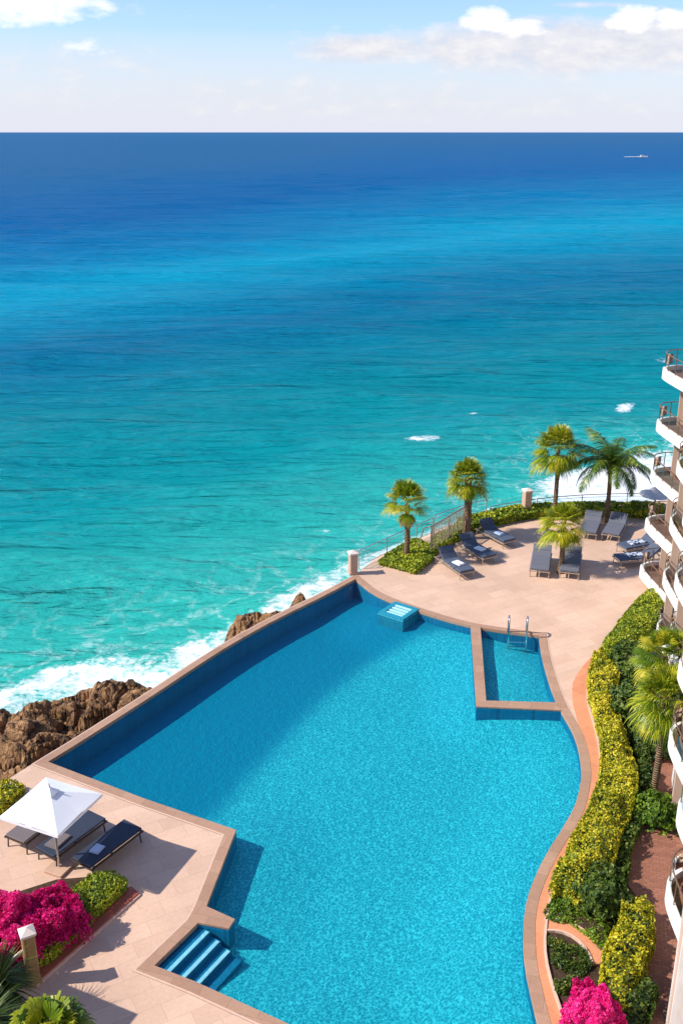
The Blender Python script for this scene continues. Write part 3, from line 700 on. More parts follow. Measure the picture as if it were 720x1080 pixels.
bush('shrub', (*P(630,953),0), (.95,1.0,.95), M['dark'], M['core_d'], 3600, .075, .25, 3, label='rounded dark green shrub at the lower end of the yellow hedge', cat='shrub')
bush('shrub', (*P(692,866),0), (.75,.8,.85), M['green'], M['core_d'], 2200, .075, .3, 5, label='small rounded shrub at the foot of the bare-trunked palm', cat='shrub')
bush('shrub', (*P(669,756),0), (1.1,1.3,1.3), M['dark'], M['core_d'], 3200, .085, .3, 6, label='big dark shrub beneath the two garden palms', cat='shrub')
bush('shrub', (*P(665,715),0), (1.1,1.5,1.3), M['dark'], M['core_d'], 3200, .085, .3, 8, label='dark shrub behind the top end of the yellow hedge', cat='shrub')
bush('shrub', (*P(690,790),0), (.9,.9,.7), M['dark'], M['core_d'], 1800, .08, .3, 9, label='low dark shrub in front of the hotel beside the brick walk', cat='shrub')
hedge('ground_cover', PX([(577,968),(584,948),(598,945),(615,958),(640,980),(636,1003),(622,990),(604,978),(590,973)]), .22, M['green'], M['mulch'], 1100, .045, lump=.6, lump_s=2, label='low green ground cover above the curved garden path', cat='ground cover')
m = MB(); pts = []; nr = []; gp = PX([(577,992),(600,994),(616,1004),(624,1020),(612,1035),(595,1050),(586,1050),(578,1025)]); c0_ = np.array(gp).mean(0)
while len(pts) < 2600:
    x = random.uniform(min(p[0] for p in gp), max(p[0] for p in gp)); y = random.uniform(min(p[1] for p in gp), max(p[1] for p in gp))
    if inside(x, y, gp) and noise.noise((x*1.5, y*1.5, 0))+.2 > random.random()*.8: pts.append((x, y, .02+abs(random.gauss(0,.07)))); nr.append((0,0,1))
leafcloud(m, pts, nr, .045); m.build('bed_plants', M['reed'], kind='stuff', label='sparse low plants on dark soil below the curved path', cat='ground cover')
bush('bougainvillea', (*P(622,1088),0), (.74,.85,1.15), M['pink'], M['core_d'], 15000, .046, .28, 11, extra=(M['dark'], 160), label='round magenta bougainvillea bush at the bottom of the garden by the pool', cat='flowering bush')
# ------------------------------------------------------------ hotel
fd = np.array((.263,.965)); fo_ = np.array((-.965,.263)); W0 = np.array((9.42,20.0)); 
def W(s, b=0): q = W0+fd*s+fo_*b; return (float(q[0]), float(q[1]))
HB = empty('hotel_building', (*W(14,-4),0), label='white curved-balcony hotel building along the right edge of the garden', cat='hotel')
bpy.context.view_layer.update()
smax = 29.6
m = MB(); foot = [W(-14,0), W(smax,0), W(smax-1,-9), W(-14,-12)]
m.wall(foot, 0, 13.9, True); under(m.build('wall', M['cream']), HB)
m = MB(); m.slab(offset(foot, -.0, True), 13.9, 14.3); under(m.build('roof', M['white']), HB)
tips = [2.0, 8.3, 15.4, 21.6, 28.3]; levels = [.75, 3.35, 5.95, 8.55, 11.15]
out_l = [(.95,.02),(.93,.30),(.80,.62),(.55,.88),(.2,1.05),(-.2,1.08),(-.7,1.0),(-1.5,.80),(-2.5,.52),(-3.5,.25),(-4.3,.02)]
out_s = resample(out_l, .15, 2)
fangle = math.atan2(fd[1], fd[0])
def loc2(lst, off=0): return [(a, b) for a, b in lst]
# prototype in a local frame: +x = along facade, +y = outward
def balcony_proto():
    B = empty('balcony'); 
    ext = out_s; inn = offset(out_s, .12); inn = [(a, max(b, .02)) for a, b in inn]
    ca = sum(p[0] for p in ext)/len(ext)
    if abs(inn[len(inn)//3][1]) > abs(ext[len(ext)//3][1]): inn = [(a, max(b, .02)) for a, b in offset(out_s, -.12)]
    m = MB(); n = len(ext); z0, z1 = -.24, .24
    m.wall(ext, z0, z1); m.wall(inn, .02, z1)
    m.add([(p[0], p[1], z1) for p in ext]+[(p[0], p[1], z1) for p in inn], [(i, i+1, n+i+1, n+i) for i in range(n-1)])
    m.poly([ext], z0); m.build('parapet', M['white'], B, True) if False else m.build('parapet', M['white'], B)
    m = MB(); m.poly([ext], .015); m.build('balcony_floor', M['balfloor'], B)
    r = offset(out_s, .06 if inn == offset(out_s, .12) else -.06); r = [(.5*(a[0]+b[0]), .5*(a[1]+b[1])) for a, b in zip(ext, inn)]
    R_ = MB(); R_.tube([(p[0], p[1], 1.0) for p in r], .026, 8)
    ro = R_.build('balcony_railing', M['bronze'], B)
    for p in r[::4]:
        q_ = MB(); q_.tube([(p[0], p[1], z1), (p[0], p[1], 1.0)], .015, 6); q_.build('baluster', M['bronze'], B)
    R_ = MB(); R_.wall(r, .34, .84); R_.build('glass_panel', M['pane'], B)
    return B
def win_proto():
    Wn = empty('window'); m = MB()
    w_, h_ = 2.6, 2.05
    for (x, z, a, b) in ((0,.06,w_,.08),(0,h_,w_,.08),(-w_/2,h_/2,.08,h_),(w_/2,h_/2,.08,h_),(0,h_/2,.06,h_)): m.box((x,.05,z), (a,.10,b))
    m.build('frame', M['white'], Wn); m = MB(); m.box((0,.012,h_/2), (w_-.1,.02,h_-.1)); m.build('pane', M['glass'], Wn); return Wn
bp = balcony_proto(); wp = win_proto(); first = True
for s_ in (-3.4, .9, 4.0, 7.0, 10.2, 13.4, 16.6, 19.8, 23.0):
    g = copy_tree(wp); g.location = (*W(s_, .0), .06); g.rotation_euler = (0,0,fangle); bpy.context.view_layer.update(); under(g, HB)
for s_ in np.arange(-6, 27, 3.2):
    if abs(s_-5) > 0:
        m = MB(); q = W(float(s_)-.8, .06); m.box((q[0], q[1], 1.3), (.26,.16,2.6), rz=fangle); under(m.build('pilaster', M['white']), HB)
for ti, s in enumerate(tips):
    for z in levels:
        if ti < 2 and z < 1: continue
        if ti == 0: z -= .9
        b = bp if first else copy_tree(bp); w_ = wp if first else copy_tree(wp); first = False
        x, y = W(s, 0.0)
        b.location = (x, y, z); b.rotation_euler = (0,0,fangle); b.scale = (1, (1.0,.85,.72,.72,1.38)[ti], 1); w_.location = (*W(s-1.4, .0), z+.05); w_.rotation_euler = (0,0,fangle)
        bpy.context.view_layer.update(); under(b, HB); under(w_, HB)
q = W(-.6, .62); m = MB(); m.box((q[0], q[1], 3.4), (.62,.42,6.8), rz=fangle); under(m.build('pier', M['cream']), HB)
for a_ in (-.34, .34):
    q = W(-.6+a_, .62); m = MB(); m.box((q[0], q[1], 3.45), (.10,.48,6.9), rz=fangle); under(m.build('pier_trim', M['white']), HB)
q = W(-.6, .4); m = MB(); m.box((q[0], q[1], 6.98), (1.0,1.0,.16), rz=fangle); under(m.build('pier_cap', M['white']), HB)
for k, s in enumerate(tips):
    m = MB(); q = W(s-4.9, .12); m.box((q[0], q[1], 7.0), (.7,.5,13.8), rz=fangle); under(m.build('pier', M['white']), HB)
    m = MB(); q = W(s+.2, .35); m.box((q[0], q[1], 6.9), (.34,.34,13.6), rz=fangle); under(m.build('column', M['cream']), HB)
# ------------------------------------------------------------ posts, railings, screen
def railing(pts, h, label, matk='steel', bars=0, step=1.5, name='railing', rails=(.15,.5,.8), panels=True):
    c = pts[0]; R = empty(name, (c[0], c[1], 0), label=label, cat='railing'); P_ = [(p[0]-c[0], p[1]-c[1]) for p in resample(pts, .3, 1)]
    m = MB(); m.tube([(p[0], p[1], h) for p in P_], .03, 6); m.build('top_rail', M[matk], R)
    for r_ in rails:
        m = MB(); m.tube([(p[0], p[1], h*r_) for p in P_], .014, 5); m.build('lower_rail', M[matk], R)
    acc = 0; last = P_[0]; posts = [last]
    for p in P_[1:]:
        acc += math.hypot(p[0]-last[0], p[1]-last[1]); last = p
        if acc >= step: posts.append(p); acc = 0
    posts.append(P_[-1])
    for p in posts:
        m = MB(); m.tube([(p[0], p[1], 0), (p[0], p[1], h)], .028, 6); m.build('post', M[matk], R)
    if panels:
        m = MB(); m.wall(P_, .12, h-.1); m.build('glass_panel', M['pane'], R)
railing(PX([(378,600),(399,590),(433,574),(456,564)]), 1.05, 'steel and glass railing from the corner pillar past the first palm')
railing(PX([(457,563),(489,551),(512,546)]), 1.15, 'steel railing behind the round-headed palm, between screen and hedge', step=3)
railing(PX([(516,548),(554,541),(600,536),(650,534),(690,534)]), .85, 'low railing behind the long hedge facing the surf', step=2.5)
# slatted screen
a = np.array(P(454,586)); b = np.array(P(490,563)); L = float(np.linalg.norm(b-a)); SC = empty('slatted_screen', (a[0], a[1], 0), math.atan2(b[1]-a[1], b[0]-a[0]), label='tan metal screen of thin upright slats behind the blue loungers', cat='screen')
m = MB(); hs = 1.75
for z in (.25, hs): m.tube([(0,0,z), (L,0,z)], .04, 6)
for x in (0, L/2, L): m.tube([(x,0,0), (x,0,hs+.02)], .05, 6)
m.build('frame', M['frame'], SC)
m = MB(); k = 0; x = .16
while x < L-.1: m.box((x,0,(hs+.25)/2), (.035,.035,hs-.25)); x += .17
m.build('slats', M['frame'], SC)
m = MB(); m.tube([(0,0,hs), (.0,.5,hs-.2), (0,.9,0)], .035, 6); m.build('brace', M['frame'], SC)
def pillar(px, py, ptop, w, label, k1='pillar', rz=.3):
    X, Y = P(px, py); h = ZAT(Y, ptop); R = empty('stone_pillar', (X, Y, 0), rz, label=label, cat='pillar')
    m = MB(); m.box((0,0,.08), (w*1.15,w*1.15,.16), bev=.02); m.box((0,0,h/2), (w,w,h-.1), bev=.03); m.build('shaft', M[k1], R)
    m = MB(); e = w*.62
    m.box((0,0,h-.02), (w*1.2,w*1.2,.08), bev=.015); m.add([(-e,-e,h+.03),(e,-e,h+.03),(e,e,h+.03),(-e,e,h+.03),(0,0,h+.16)], [(0,1,4),(1,2,4),(2,3,4),(3,0,4)]); m.build('cap', M['postcap'], R)
    return R
pillar(372,605,583,.42, 'square stone pillar at the far corner of the pool')
pillar(554,545,517,.46, 'square stone pillar rising out of the hedge at the sea edge')
pillar(36,1035,983,.34, 'yellow stone pillar with pale cap beside the bougainvillea', 'postwood', .5)
x, y = P(36,1035); 
R = empty('handrail', (x, y, 0), label='pale sloping handrail running down from the yellow stone pillar', cat='handrail')
m = MB(); q = P(-20,1065); m.tube([(-.15,-.05,1.15), (q[0]-x, q[1]-y, .75)], .045, 8); m.build('rail', M['postcap'], R)
m = MB(); m.tube([(q[0]-x, q[1]-y, 0), (q[0]-x, q[1]-y, .76)], .04, 8); m.build('post', M['postcap'], R)
# ------------------------------------------------------------ loungers
def lounger_proto(tilt, cm, fm, thick=.09, hgt=.36, w=.68, L=2.1, name='sun_lounger', pillow=True):
    R = empty(name); hx = L/2; bx = hx-.82 if tilt > 0 else hx
    m = MB()
    for s in (-1, 1): m.box((0, s*w/2, hgt-.05), (L, .05, .06))
    for x in (-hx+.03, hx-.03, bx-.05, -.2): m.box((x, 0, hgt-.05), (.05, w, .04))
    if tilt > 0:
        for s in (-1, 1):
            m.tube([(bx, s*w*.42, hgt), (bx+.82*math.cos(tilt), s*w*.42, hgt+.82*math.sin(tilt))], .022, 6)
            m.tube([(hx-.25, s*w*.4, hgt-.04), (bx+.55*math.cos(tilt), s*w*.4, hgt+.55*math.sin(tilt))], .015, 5)
    m.build('frame', fm, R)
    for x in (-hx+.12, hx-.15):
        for s in (-1, 1):
            m = MB(); m.tube([(x, s*w*.47, hgt-.06), (x+(.05 if x > 0 else -.05), s*w*.47, 0)], .026, 6); m.build('leg', fm, R)
    if tilt > 0:
        nseg = 3; l0 = -hx+.02; seg = (bx-l0)/nseg; m = MB()
        for k in range(nseg): m.box((l0+seg*(k+.5), 0, hgt+thick/2), (seg-.015, w-.04, thick), bev=.025)
        m.build('seat_cushion', cm, R); m = MB()
        for k in range(2):
            d = .41*(k+.5); m.box((bx+d*math.cos(tilt)-thick/2*math.sin(tilt), 0, hgt+d*math.sin(tilt)+thick/2*math.cos(tilt)), (.40, w-.04, thick), ry=-tilt, bev=.025)
        m.build('backrest', cm, R)
    else:
        m = MB(); m.box((-.0,0,hgt+thick/2), (L-.03, w-.05, thick), bev=.02); m.build('mattress', cm, R)
    return R
def setpose(o, head, foot, zt=.4):
    a = np.array(P(*head, zt)); b = np.array(P(*foot, zt)); c = (a+b)/2; d = a-b
    o.location = (c[0], c[1], 0); o.rotation_euler = (0, 0, math.atan2(d[1], d[0]))
def towel(o, ax, ay, sx, sy, z, mk, label, rz=.2, cat='towel', nm='towel'):
    m = MB(); n = 9; vs = []
    for k, (s, zz) in enumerate(((1.0, 0), (.96, .022), (.9, .045))): m.box((random.uniform(-.01,.01), random.uniform(-.01,.01), zz+.013), (sx*s, sy*s, .024), rz=random.uniform(-.04,.04), bev=.008)
    t = m.build(nm, M[mk], label=label, cat=cat)
    from mathutils import Matrix
    r = o.rotation_euler.z; t.location = (o.location.x+ax*math.cos(r)-ay*math.sin(r), o.location.y+ax*math.sin(r)+ay*math.cos(r), z); t.rotation_euler = (0,0,r+rz)
blue = lounger_proto(.75, M['bluegrey'], M['frame'], w=.92, L=2.6, hgt=.42, thick=.12)
slate = lounger_proto(.55, M['slate'], M['frame'], w=1.02, L=2.7, hgt=.42, thick=.13)
flat = lounger_proto(0, M['navy'], M['darkframe'], thick=.07, w=.88, L=2.3, hgt=.46)
gA = 'loungers around the far terrace'; gB = 'loungers beside the white parasol'
spots = [(blue,(464,584),(495,605),'blue lounger nearest the pool, in front of the slatted screen'),
 (blue,(487,571),(517,588),'blue lounger in the middle of the three by the slatted screen'),
 (blue,(508,556),(537,571),'blue lounger farthest right of the three, beside the long hedge'),
 (slate,(572,579),(568,606),'grey lounger facing the pool, left of the short spiky palm'),
 (slate,(604,580),(599,608),'grey lounger facing the pool, right of the short spiky palm'),
 (slate,(626,546),(619,563),'grey lounger by the hedge just left of the coconut trunk shadow'),
 (slate,(653,548),(643,565),'grey lounger by the hedge, right of the coconut palm'),
 (blue,(690,571),(658,577),'lounger near the balconies, the farther of the pair lying side by side'),
 (blue,(690,586),(655,589),'lounger near the balconies, the nearer of the pair lying side by side')]
used = set(); LO = []
for pr, hd, ft, lb in spots:
    o = pr if id(pr) not in used else copy_tree(pr); used.add(id(pr)); setpose(o, hd, ft); tag(o, lb, 'sun lounger', gA); LO.append(o)
near = [((139,873),(88,911),'navy flat lounger in full sun, right of the white parasol'),
        ((101,863),(50,900),'navy flat lounger in the middle, half under the white parasol'),
        ((66,848),(18,886),'grey-topped flat lounger mostly hidden under the white parasol')]
for i, (hd, ft, lb) in enumerate(near):
    o = flat if i == 0 else copy_tree(flat); setpose(o, hd, ft); tag(o, lb, 'sun lounger', gB); LO.append(o)
for ch in LO[-1].children:
    if ch.name.startswith('mattress'): ch.data = ch.data.copy(); ch.data.materials[0] = M['greymesh']
nj, nk, nl = LO[-3], LO[-2], LO[-1]
towel(nj, -.45, 0, .42, .34, .535, 'bluetowel', 'blue and white folded towel on the sunlit navy lounger')
towel(nk, -.55, .02, .75, .5, .535, 'greymesh', 'grey folded blanket on the middle lounger under the parasol', .1, 'blanket', 'blanket')
towel(nl, -.4, 0, .42, .32, .535, 'towel', 'white folded towel on the grey-topped lounger')
towel(LO[0], -.35, 0, .6, .42, .545, 'towel', 'white towel on the blue lounger nearest the pool')
towel(LO[1], -.35, 0, .6, .42, .545, 'towel', 'white towel on the middle blue lounger')
towel(LO[2], -.3, 0, .5, .4, .545, 'bluetowel', 'pale blue towel on the blue lounger beside the long hedge')
towel(LO[7], -.2, 0, 1.1, .55, .545, 'patterned', 'patterned towel on the farther lounger near the balconies', 0)
towel(LO[8], -.2, 0, .9, .5, .545, 'patterned', 'patterned towel on the nearer lounger near the balconies', 0)
# ------------------------------------------------------------ parasol
def parasol(c, ang, side, h, label, zpx=None):
    R = empty('parasol', (c[0], c[1], 0), ang, label=label, cat='parasol', group='square white parasols')
    s = side/2; ap = h+.54; m = MB(); n = 12
    def P3(i, j):
        x = -s+2*s*i/n; y = -s+2*s*j/n; t = max(abs(x), abs(y))/s
        z = ap-(ap-h)*t; k = min(abs(abs(x)-abs(y))/s, 1)*t
        return (x*(1-.03*k), y*(1-.03*k), z-.05*k*(1-t)*2)
    vs = [P3(i, j) for j in range(n+1) for i in range(n+1)]
    fs = []
    for j in range(n):
        for i in range(n):
            a = j*(n+1)+i; q = (a, a+1, a+n+2, a+n+1); cx, cy = i-n/2+.5, j-n/2+.5
            if cx*cy > 0: fs += [(q[0], q[1], q[2]), (q[0], q[2], q[3])]
            else: fs += [(q[0], q[1], q[3]), (q[1], q[2], q[3])]
    m.add(vs, fs)
    for sx in (0, 1):
        pass
    rim = [(-s,-s),(s,-s),(s,s),(-s,s)]
    m.wall([(a*.999, b*.999) for a, b in rim], h-.10, h, True); m.build('canopy', M['canvas'], R)
    m = MB(); v = .22; m.add([(-v,-v,ap-.05),(v,-v,ap-.05),(v,v,ap-.05),(-v,v,ap-.05),(0,0,ap+.14)], [(0,1,4),(1,2,4),(2,3,4),(3,0,4)]); m.build('vent', M['canvas'], R)
    m = MB(); m.tube([(0,0,.05), (0,0,ap)], .035, 8); m.build('pole', M['steel'], R)
    m = MB(); m.tube([(0,0,ap+.1), (0,0,ap+.26)], [.03,.012], 8); m.build('finial', M['steel'], R)
    for a, b in rim:
        m = MB(); m.tube([(0,0,ap-.06), (a*.98,b*.98,h-.02)], .018, 5); m.build('rib', M['steel'], R)
    m = MB(); m.box((0,0,.05), (.7,.7,.10), bev=.02); m.build('base', M['pillar'], R)
    return R
hc = 2.45; cs = [np.array(P(a, b, hc)) for a, b in ((0,862),(53,818),(108,838),(56,882))]
print('parasol sides', [round(float(np.linalg.norm(cs[i]-cs[(i+1) % 4])), 2) for i in range(4)])
c = sum(cs)/4; e = cs[2]-cs[0]; ang = math.atan2(e[1], e[0])-math.pi/4
e2 = cs[3]-cs[1]; side = (np.linalg.norm(e)+np.linalg.norm(e2))/2/math.sqrt(2)
print('c', c, 'side', side, 'ang', ang)
parasol(c, ang, side, hc, 'square white parasol shading the loungers at the left')
sh = np.array(P(13,936))-np.array(P(211,893)); c2 = c+sh
parasol(c2, ang, side, hc, 'second white parasol, only its shadow reaching the paving at the left edge')
# small thatched parasol beyond the hedge
x, y = P(689,538); hz_ = ZAT(y, 521); R = empty('beach_parasol', (x, y, 0), label='small grey parasol standing beyond the hedge near the hotel', cat='parasol')
m = MB(); n = 16
m.loft([[(r_*math.cos(2*math.pi*k/n), r_*math.sin(2*math.pi*k/n), z) for k in range(n)] for r_, z in ((1.0, hz_-.05), (.98, hz_), (.5, hz_+.22), (.04, hz_+.5))], True); m.build('canopy', M['thatch'], R)
m = MB(); m.tube([(0,0,0), (0,0,hz_+.3)], .05, 8); m.build('pole', M['trunk'], R)
bush('shrub', (*P(683,545),0), (1.1,.7,.8), M['yellow'], M['core_y'], 900, .10, .3, 21, label='yellow-green shrub under the small grey parasol', cat='shrub')
# ------------------------------------------------------------ planter bottom left
kA, kB = P(147,944), P(38,1040); kA2, kB2 = P(138,937), P(30,1030)
bed = [kA2, P(96,925), P(60,928), P(-40,960), P(-120,1010), P(-80,1120), P(-10,1060), kB2]
m = MB(); m.poly([bed], .02); m.build('planter_soil', M['mulch'], kind='structure')
m = MB(); q0 = P(132,934); 
m.slab([kA2, kA, kB, kB2], 0, .10); m.build('planter_kerb', M['redkerb'], label='red kerb edging the bougainvillea bed', cat='kerb')
m = MB(); d = np.array(kB)-np.array(kA); d /= np.linalg.norm(d); nn_ = np.array((-d[1], d[0]))*.06; kk = [kA, kB, tuple(np.array(kB)+nn_), tuple(np.array(kA)+nn_)]
m.slab(kk, 0, .06); m.build('kerb_line', M['copinglight'], kind='structure')
hedge('hedge', PX([(134,940),(118,932),(98,932),(80,950),(60,985),(38,1024),(52,1018),(90,982)]), .62, M['limehedge'], M['core_y'], 560, .05, label='small clipped hedge between the bougainvillea and the red kerb', cat='hedge')
c_ = P(48,985)
bush('bougainvillea', (*P(58,986),0), (.95,.9,1.25), M['pink'], M['core_d'], 15000, .046, .26, 2, extra=(M['dark'], 250), label='magenta bougainvillea behind the yellow stone pillar, right half', cat='flowering bush')
bush('bougainvillea', (*P(14,1002),0), (1.15,1.05,1.35), M['pink'], M['core_d'], 15000, .046, .26, 4, extra=(M['dark'], 250), label='magenta bougainvillea at the left frame edge above the reeds', cat='flowering bush')
hedge('hedge', PX([(-60,870),(-50,850),(-10,838),(14,832),(26,838),(0,862)]), .55, M['yellow'], M['core_y'], 260, .07, label='yellow-green hedge at the left edge behind the parasol', cat='hedge')
# reeds and low palms at the bottom left
def spray(px, py, h, n, L, mk, label, name='spiky_plant', trunk=True, w=.028):
    X, Y = P(px, py); R = empty(name, (X, Y, 0), label=label, cat='spiky plant'); m = MB()
    for i in range(n):
        az = random.uniform(0, 6.283); el = random.uniform(.05, 1.45); l = L*random.uniform(.7,1.1); p = Vector((0,0,h)); pts = []; e_ = el
        for k in range(6):
            pts.append(p.copy()); p = p+Vector((math.cos(az)*math.cos(e_), math.sin(az)*math.cos(e_), math.sin(e_)))*l/5; e_ -= .28
        sd = Vector((-math.sin(az), math.cos(az), 0)); vs = []
        for k, q in enumerate(pts): vs += [q-sd*w*(1-k/5.3), q+sd*w*(1-k/5.3)]
        m.add(vs, [(2*k, 2*k+1, 2*k+3, 2*k+2) for k in range(5)])
    m.build('foliage', M[mk], R)
    if trunk and h > .2: trunk_mb(h+.05, .13, .10).build('trunk', M['trunk'], R, True)
    return R
spray(4,1075,1.0,520,1.35,'reed','dark reedy spiky plant at the left edge below the bougainvillea', w=.03)
spray(-6,1140,1.6,420,1.4,'reed','dark spiky plant at the bottom left corner')
X5, Y5 = P(62,1150)
def low_palm(px, pyc, hgt, label):
    z = hgt; X, Y = P(px, pyc, z); R = empty('fan_palm', (X, Y, 0), label=label, cat='palm tree')
    trunk_mb(z, .13, .11).build('trunk', M['trunk'], R, True); m = MB()
    for i in range(46): fan_frond(m, (0,0,z-.05), i*2.39996, math.radians(-25+100*i/46), .5, .75, 17, 1.2, .6, .045)
    m.build('crown', M['palm'], R)
low_palm(50, 1092, 2.8, 'low palm whose green crown shows at the bottom edge, left')
# roof added out of view on the left to shade the bottom corner
p1, p2 = np.array(P(63,1043)), np.array(P(130,1071)); sund = np.array((.985,.11)); zr = 3.6; k = zr*1.06
q1, q2 = p1-sund*k, p2-sund*k; dv = (q2-q1)/np.linalg.norm(q2-q1); nv = np.array((-dv[1], dv[0]))*-1
if nv[1] > 0: nv = -nv
cor = [q1-dv*6, q2, q2+nv*7, q1-dv*6+nv*7]; cc = sum(cor)/4
R = empty('shade_roof', (cc[0], cc[1], 0), label='flat roof added out of view past the left edge to shade the corner paving', cat='shade_roof')
m = MB(); m.slab([(p[0]-cc[0], p[1]-cc[1]) for p in cor], zr-.2, zr); m.poly([[(p[0]-cc[0], p[1]-cc[1]) for p in cor]], zr-.2); m.build('roof', M['white'], R)  # slab of the added shade roof
for p in cor:
    qq = (p-cc)*.88; m = MB(); m.box((qq[0], qq[1], zr/2-.1), (.25,.25,zr-.2)); m.build('post', M['cream'], R)
# ------------------------------------------------------------ boat
x, y = P(677,166,SEA); R = empty('motor_boat', (x, y, SEA), .1, label='tiny white motor boat far out on the dark blue sea at the right', cat='boat')
m = MB(); st_ = []
for t in (-5.5,-3,0,3,5,6.5):
    w_ = 1.7*(1-max(0, t/6.6)**2.2)+.02; st_.append([(t, -w_*.75, -.2), (t, w_*.75, -.2), (t, w_, 1.3+.08*max(0,t)), (t, -w_, 1.3+.08*max(0,t))])
m.loft(st_, True); m.build('hull', M['white'], R)
m = MB(); m.box((-.5,0,1.95), (4.4,2.2,1.3), bev=.2); m.build('cabin', M['white'], R); m = MB(); m.box((-.4,0,2.15), (4.5,2.26,.4)); m.build('windscreen', M['glass'], R)
m = MB(); pts = []; nr = []
for _ in range(500): 
    t = random.random()**1.3; pts.append((x-6-t*16+random.uniform(0,3), y+random.gauss(0,.4+t*1.2), SEA+.5+random.random()*.3)); nr.append((0,0,1))
for _ in range(300):
    t = random.random(); pts.append((x-5+t*10, y-2+random.gauss(0,.5), SEA+.35+random.random()*.3)); nr.append((0,0,1))
leafcloud(m, pts, nr, .45); m.build('boat_wake', M['towel'], kind='stuff', label='white churned wake trailing behind the far motor boat', cat='wake')
# ------------------------------------------------------------ camera, light, sky
cam = D.objects.new('camera', D.cameras.new('camera')); COL.objects.link(cam); S.camera = cam
cam.location = (0,0,H); cam.rotation_euler = (math.pi/2-PITCH, 0, 0)
cam.data.sensor_fit = 'VERTICAL'; cam.data.sensor_height = 24; cam.data.lens = 24*F/1080; cam.data.clip_end = 100000; cam.data.clip_start = .5
EL = math.radians(40.5); AZ = math.atan2(-.985, -.11)   # direction towards the sun in plan (x,y)=(-.985,-.11)
sun = D.objects.new('sun', D.lights.new('sun', 'SUN')); COL.objects.link(sun); sun.data.energy = 4.4; sun.data.angle = math.radians(.5); sun.data.color = (1,.935,.83)
sv = Vector((-.985*math.cos(EL), -.11*math.cos(EL), math.sin(EL))); sun.rotation_euler = sv.to_track_quat('Z', 'Y').to_euler(); sun.location = (0,0,60)
wd = D.worlds.new('World'); S.world = wd; wd.use_nodes = True; nt = wd.node_tree; nt.nodes.clear()
class WN(NT):
    def __init__(s, t): s.t = t
w = WN(nt); out = w.n('ShaderNodeOutputWorld'); sky = w.n('ShaderNodeTexSky', sky_type='NISHITA'); sky.sun_disc = False; sky.sun_elevation = EL
sky.sun_rotation = math.atan2(sv.x, sv.y); sky.altitude = 30; sky.air_density = 1.0; sky.dust_density = .4; sky.ozone_density = 3.0
bg = w.n('ShaderNodeBackground'); bg.inputs[1].default_value = .125; w.l(w.mix(1.0, sky.outputs[0], (.82,.90,1.08), 'MULTIPLY'), bg.inputs[0])
tc = w.n('ShaderNodeTexCoord'); sx = w.n('ShaderNodeSeparateXYZ'); w.l(tc.outputs['Generated'], sx.inputs[0])
yy = w.math('MAXIMUM', w.math('ABSOLUTE', sx.outputs[1]), .15); aa = w.math('DIVIDE', sx.outputs[0], yy); ee = w.math('DIVIDE', sx.outputs[2], yy)
cb = w.n('ShaderNodeCombineXYZ'); w.l(aa, cb.inputs[0]); w.l(w.math('MULTIPLY', ee, 2.2), cb.inputs[1]); w.l(w.math('SIGN', sx.outputs[1]), cb.inputs[2])
n1 = w.noise(cb.outputs[0], 11, 8, .58, .2); n2 = w.noise(cb.outputs[0], 34, 7, .6)
def ell(ca, ce, ra, re_, amp):
    q = w.math('ADD', w.math('POWER', w.math('DIVIDE', w.math('SUBTRACT', aa, ca), ra), 2.0), w.math('POWER', w.math('DIVIDE', w.math('SUBTRACT', ee, ce), re_), 2.0))
    return w.math('MULTIPLY', w.math('SUBTRACT', 1.0, q, clamp=True), amp)
front = w.math('GREATER_THAN', sx.outputs[1], 0.0)
bright = None
for a_ in ((-.285,.103,.095,.020,1.0),(.128,.094,.030,.015,1.0),(.158,.087,.045,.010,.85),(.262,.095,.034,.016,.95),(.297,.094,.03,.013,.9),(-.225,.070,.04,.014,.45)):
    e_ = ell(*a_); bright = e_ if bright is None else w.math('MAXIMUM', bright, e_)
soft = None
for a_ in ((.20,.071,.22,.030,1.0),(.03,.070,.09,.016,.9),(.30,.080,.12,.028,1.0),(-.25,.058,.14,.02,.35),(.23,.106,.06,.003,.5),(0.0,.03,.5,.025,.25)):
    e_ = ell(*a_); soft = e_ if soft is None else w.math('MAXIMUM', soft, e_)
nn2 = w.math('ADD', w.math('MULTIPLY', n1, .55), w.math('MULTIPLY', n2, .45))
nc_ = w.math('MULTIPLY', w.math('SUBTRACT', nn2, .5), 3.4)
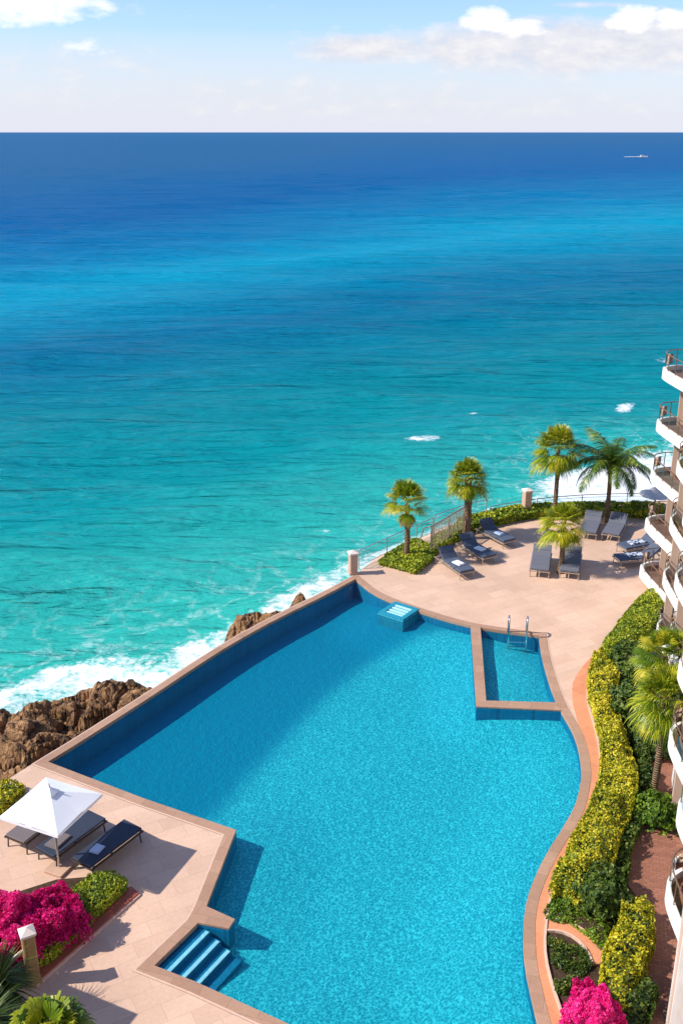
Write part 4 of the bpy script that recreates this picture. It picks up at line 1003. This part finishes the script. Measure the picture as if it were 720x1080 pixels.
mb_ = w.math('MULTIPLY', w.math('SUBTRACT', w.math('ADD', bright, w.math('MULTIPLY', nc_, w.math('MINIMUM', w.math('MULTIPLY', bright, 3.0), 1.0))), .34), 1.7, clamp=True)
ms_ = w.math('MULTIPLY', w.math('SUBTRACT', w.math('ADD', soft, w.math('MULTIPLY', nn2, 2.2)), 1.25), 1.7, clamp=True)
# elsewhere in the sky: scattered cloud
oth = w.math('MULTIPLY', w.math('SUBTRACT', n1, .58), 5.0, clamp=True); oth = w.math('MULTIPLY', oth, w.math('SUBTRACT', 1.0, front))
ms_ = w.math('MAXIMUM', w.math('MULTIPLY', w.math('MULTIPLY', ms_, front), .9), w.math('MULTIPLY', oth, .6)); mb_ = w.math('MULTIPLY', mb_, front)
bs = w.n('ShaderNodeBackground'); w.l(w.ramp(n2, [(.3, (.72,.73,.84)), (.68, (.98,.95,.95))]), bs.inputs[0]); bs.inputs[1].default_value = .70
bb = w.n('ShaderNodeBackground'); bb.inputs[0].default_value = (1,.97,.95,1); bb.inputs[1].default_value = .86
hz = w.math('SUBTRACT', 1.0, w.math('DIVIDE', w.math('ABSOLUTE', sx.outputs[2]), .085), clamp=True); hz = w.math('POWER', hz, .6); hz = w.math('MULTIPLY', hz, .92)
bh = w.n('ShaderNodeBackground'); bh.inputs[0].default_value = (.80,.81,.93,1); bh.inputs[1].default_value = .72
m0 = w.n('ShaderNodeMixShader'); w.l(hz, m0.inputs[0]); w.l(bg.outputs[0], m0.inputs[1]); w.l(bh.outputs[0], m0.inputs[2])
m1 = w.n('ShaderNodeMixShader'); w.l(ms_, m1.inputs[0]); w.l(m0.outputs[0], m1.inputs[1]); w.l(bs.outputs[0], m1.inputs[2])
m2_ = w.n('ShaderNodeMixShader'); w.l(mb_, m2_.inputs[0]); w.l(m1.outputs[0], m2_.inputs[1]); w.l(bb.outputs[0], m2_.inputs[2])
w.l(m2_.outputs[0], out.inputs[0])
S.view_settings.view_transform = 'Standard'; S.view_settings.look = 'None'; S.view_settings.exposure = .5; S.view_settings.gamma = 1
S.render.engine = 'CYCLES'; S.cycles.transparent_max_bounces = 12
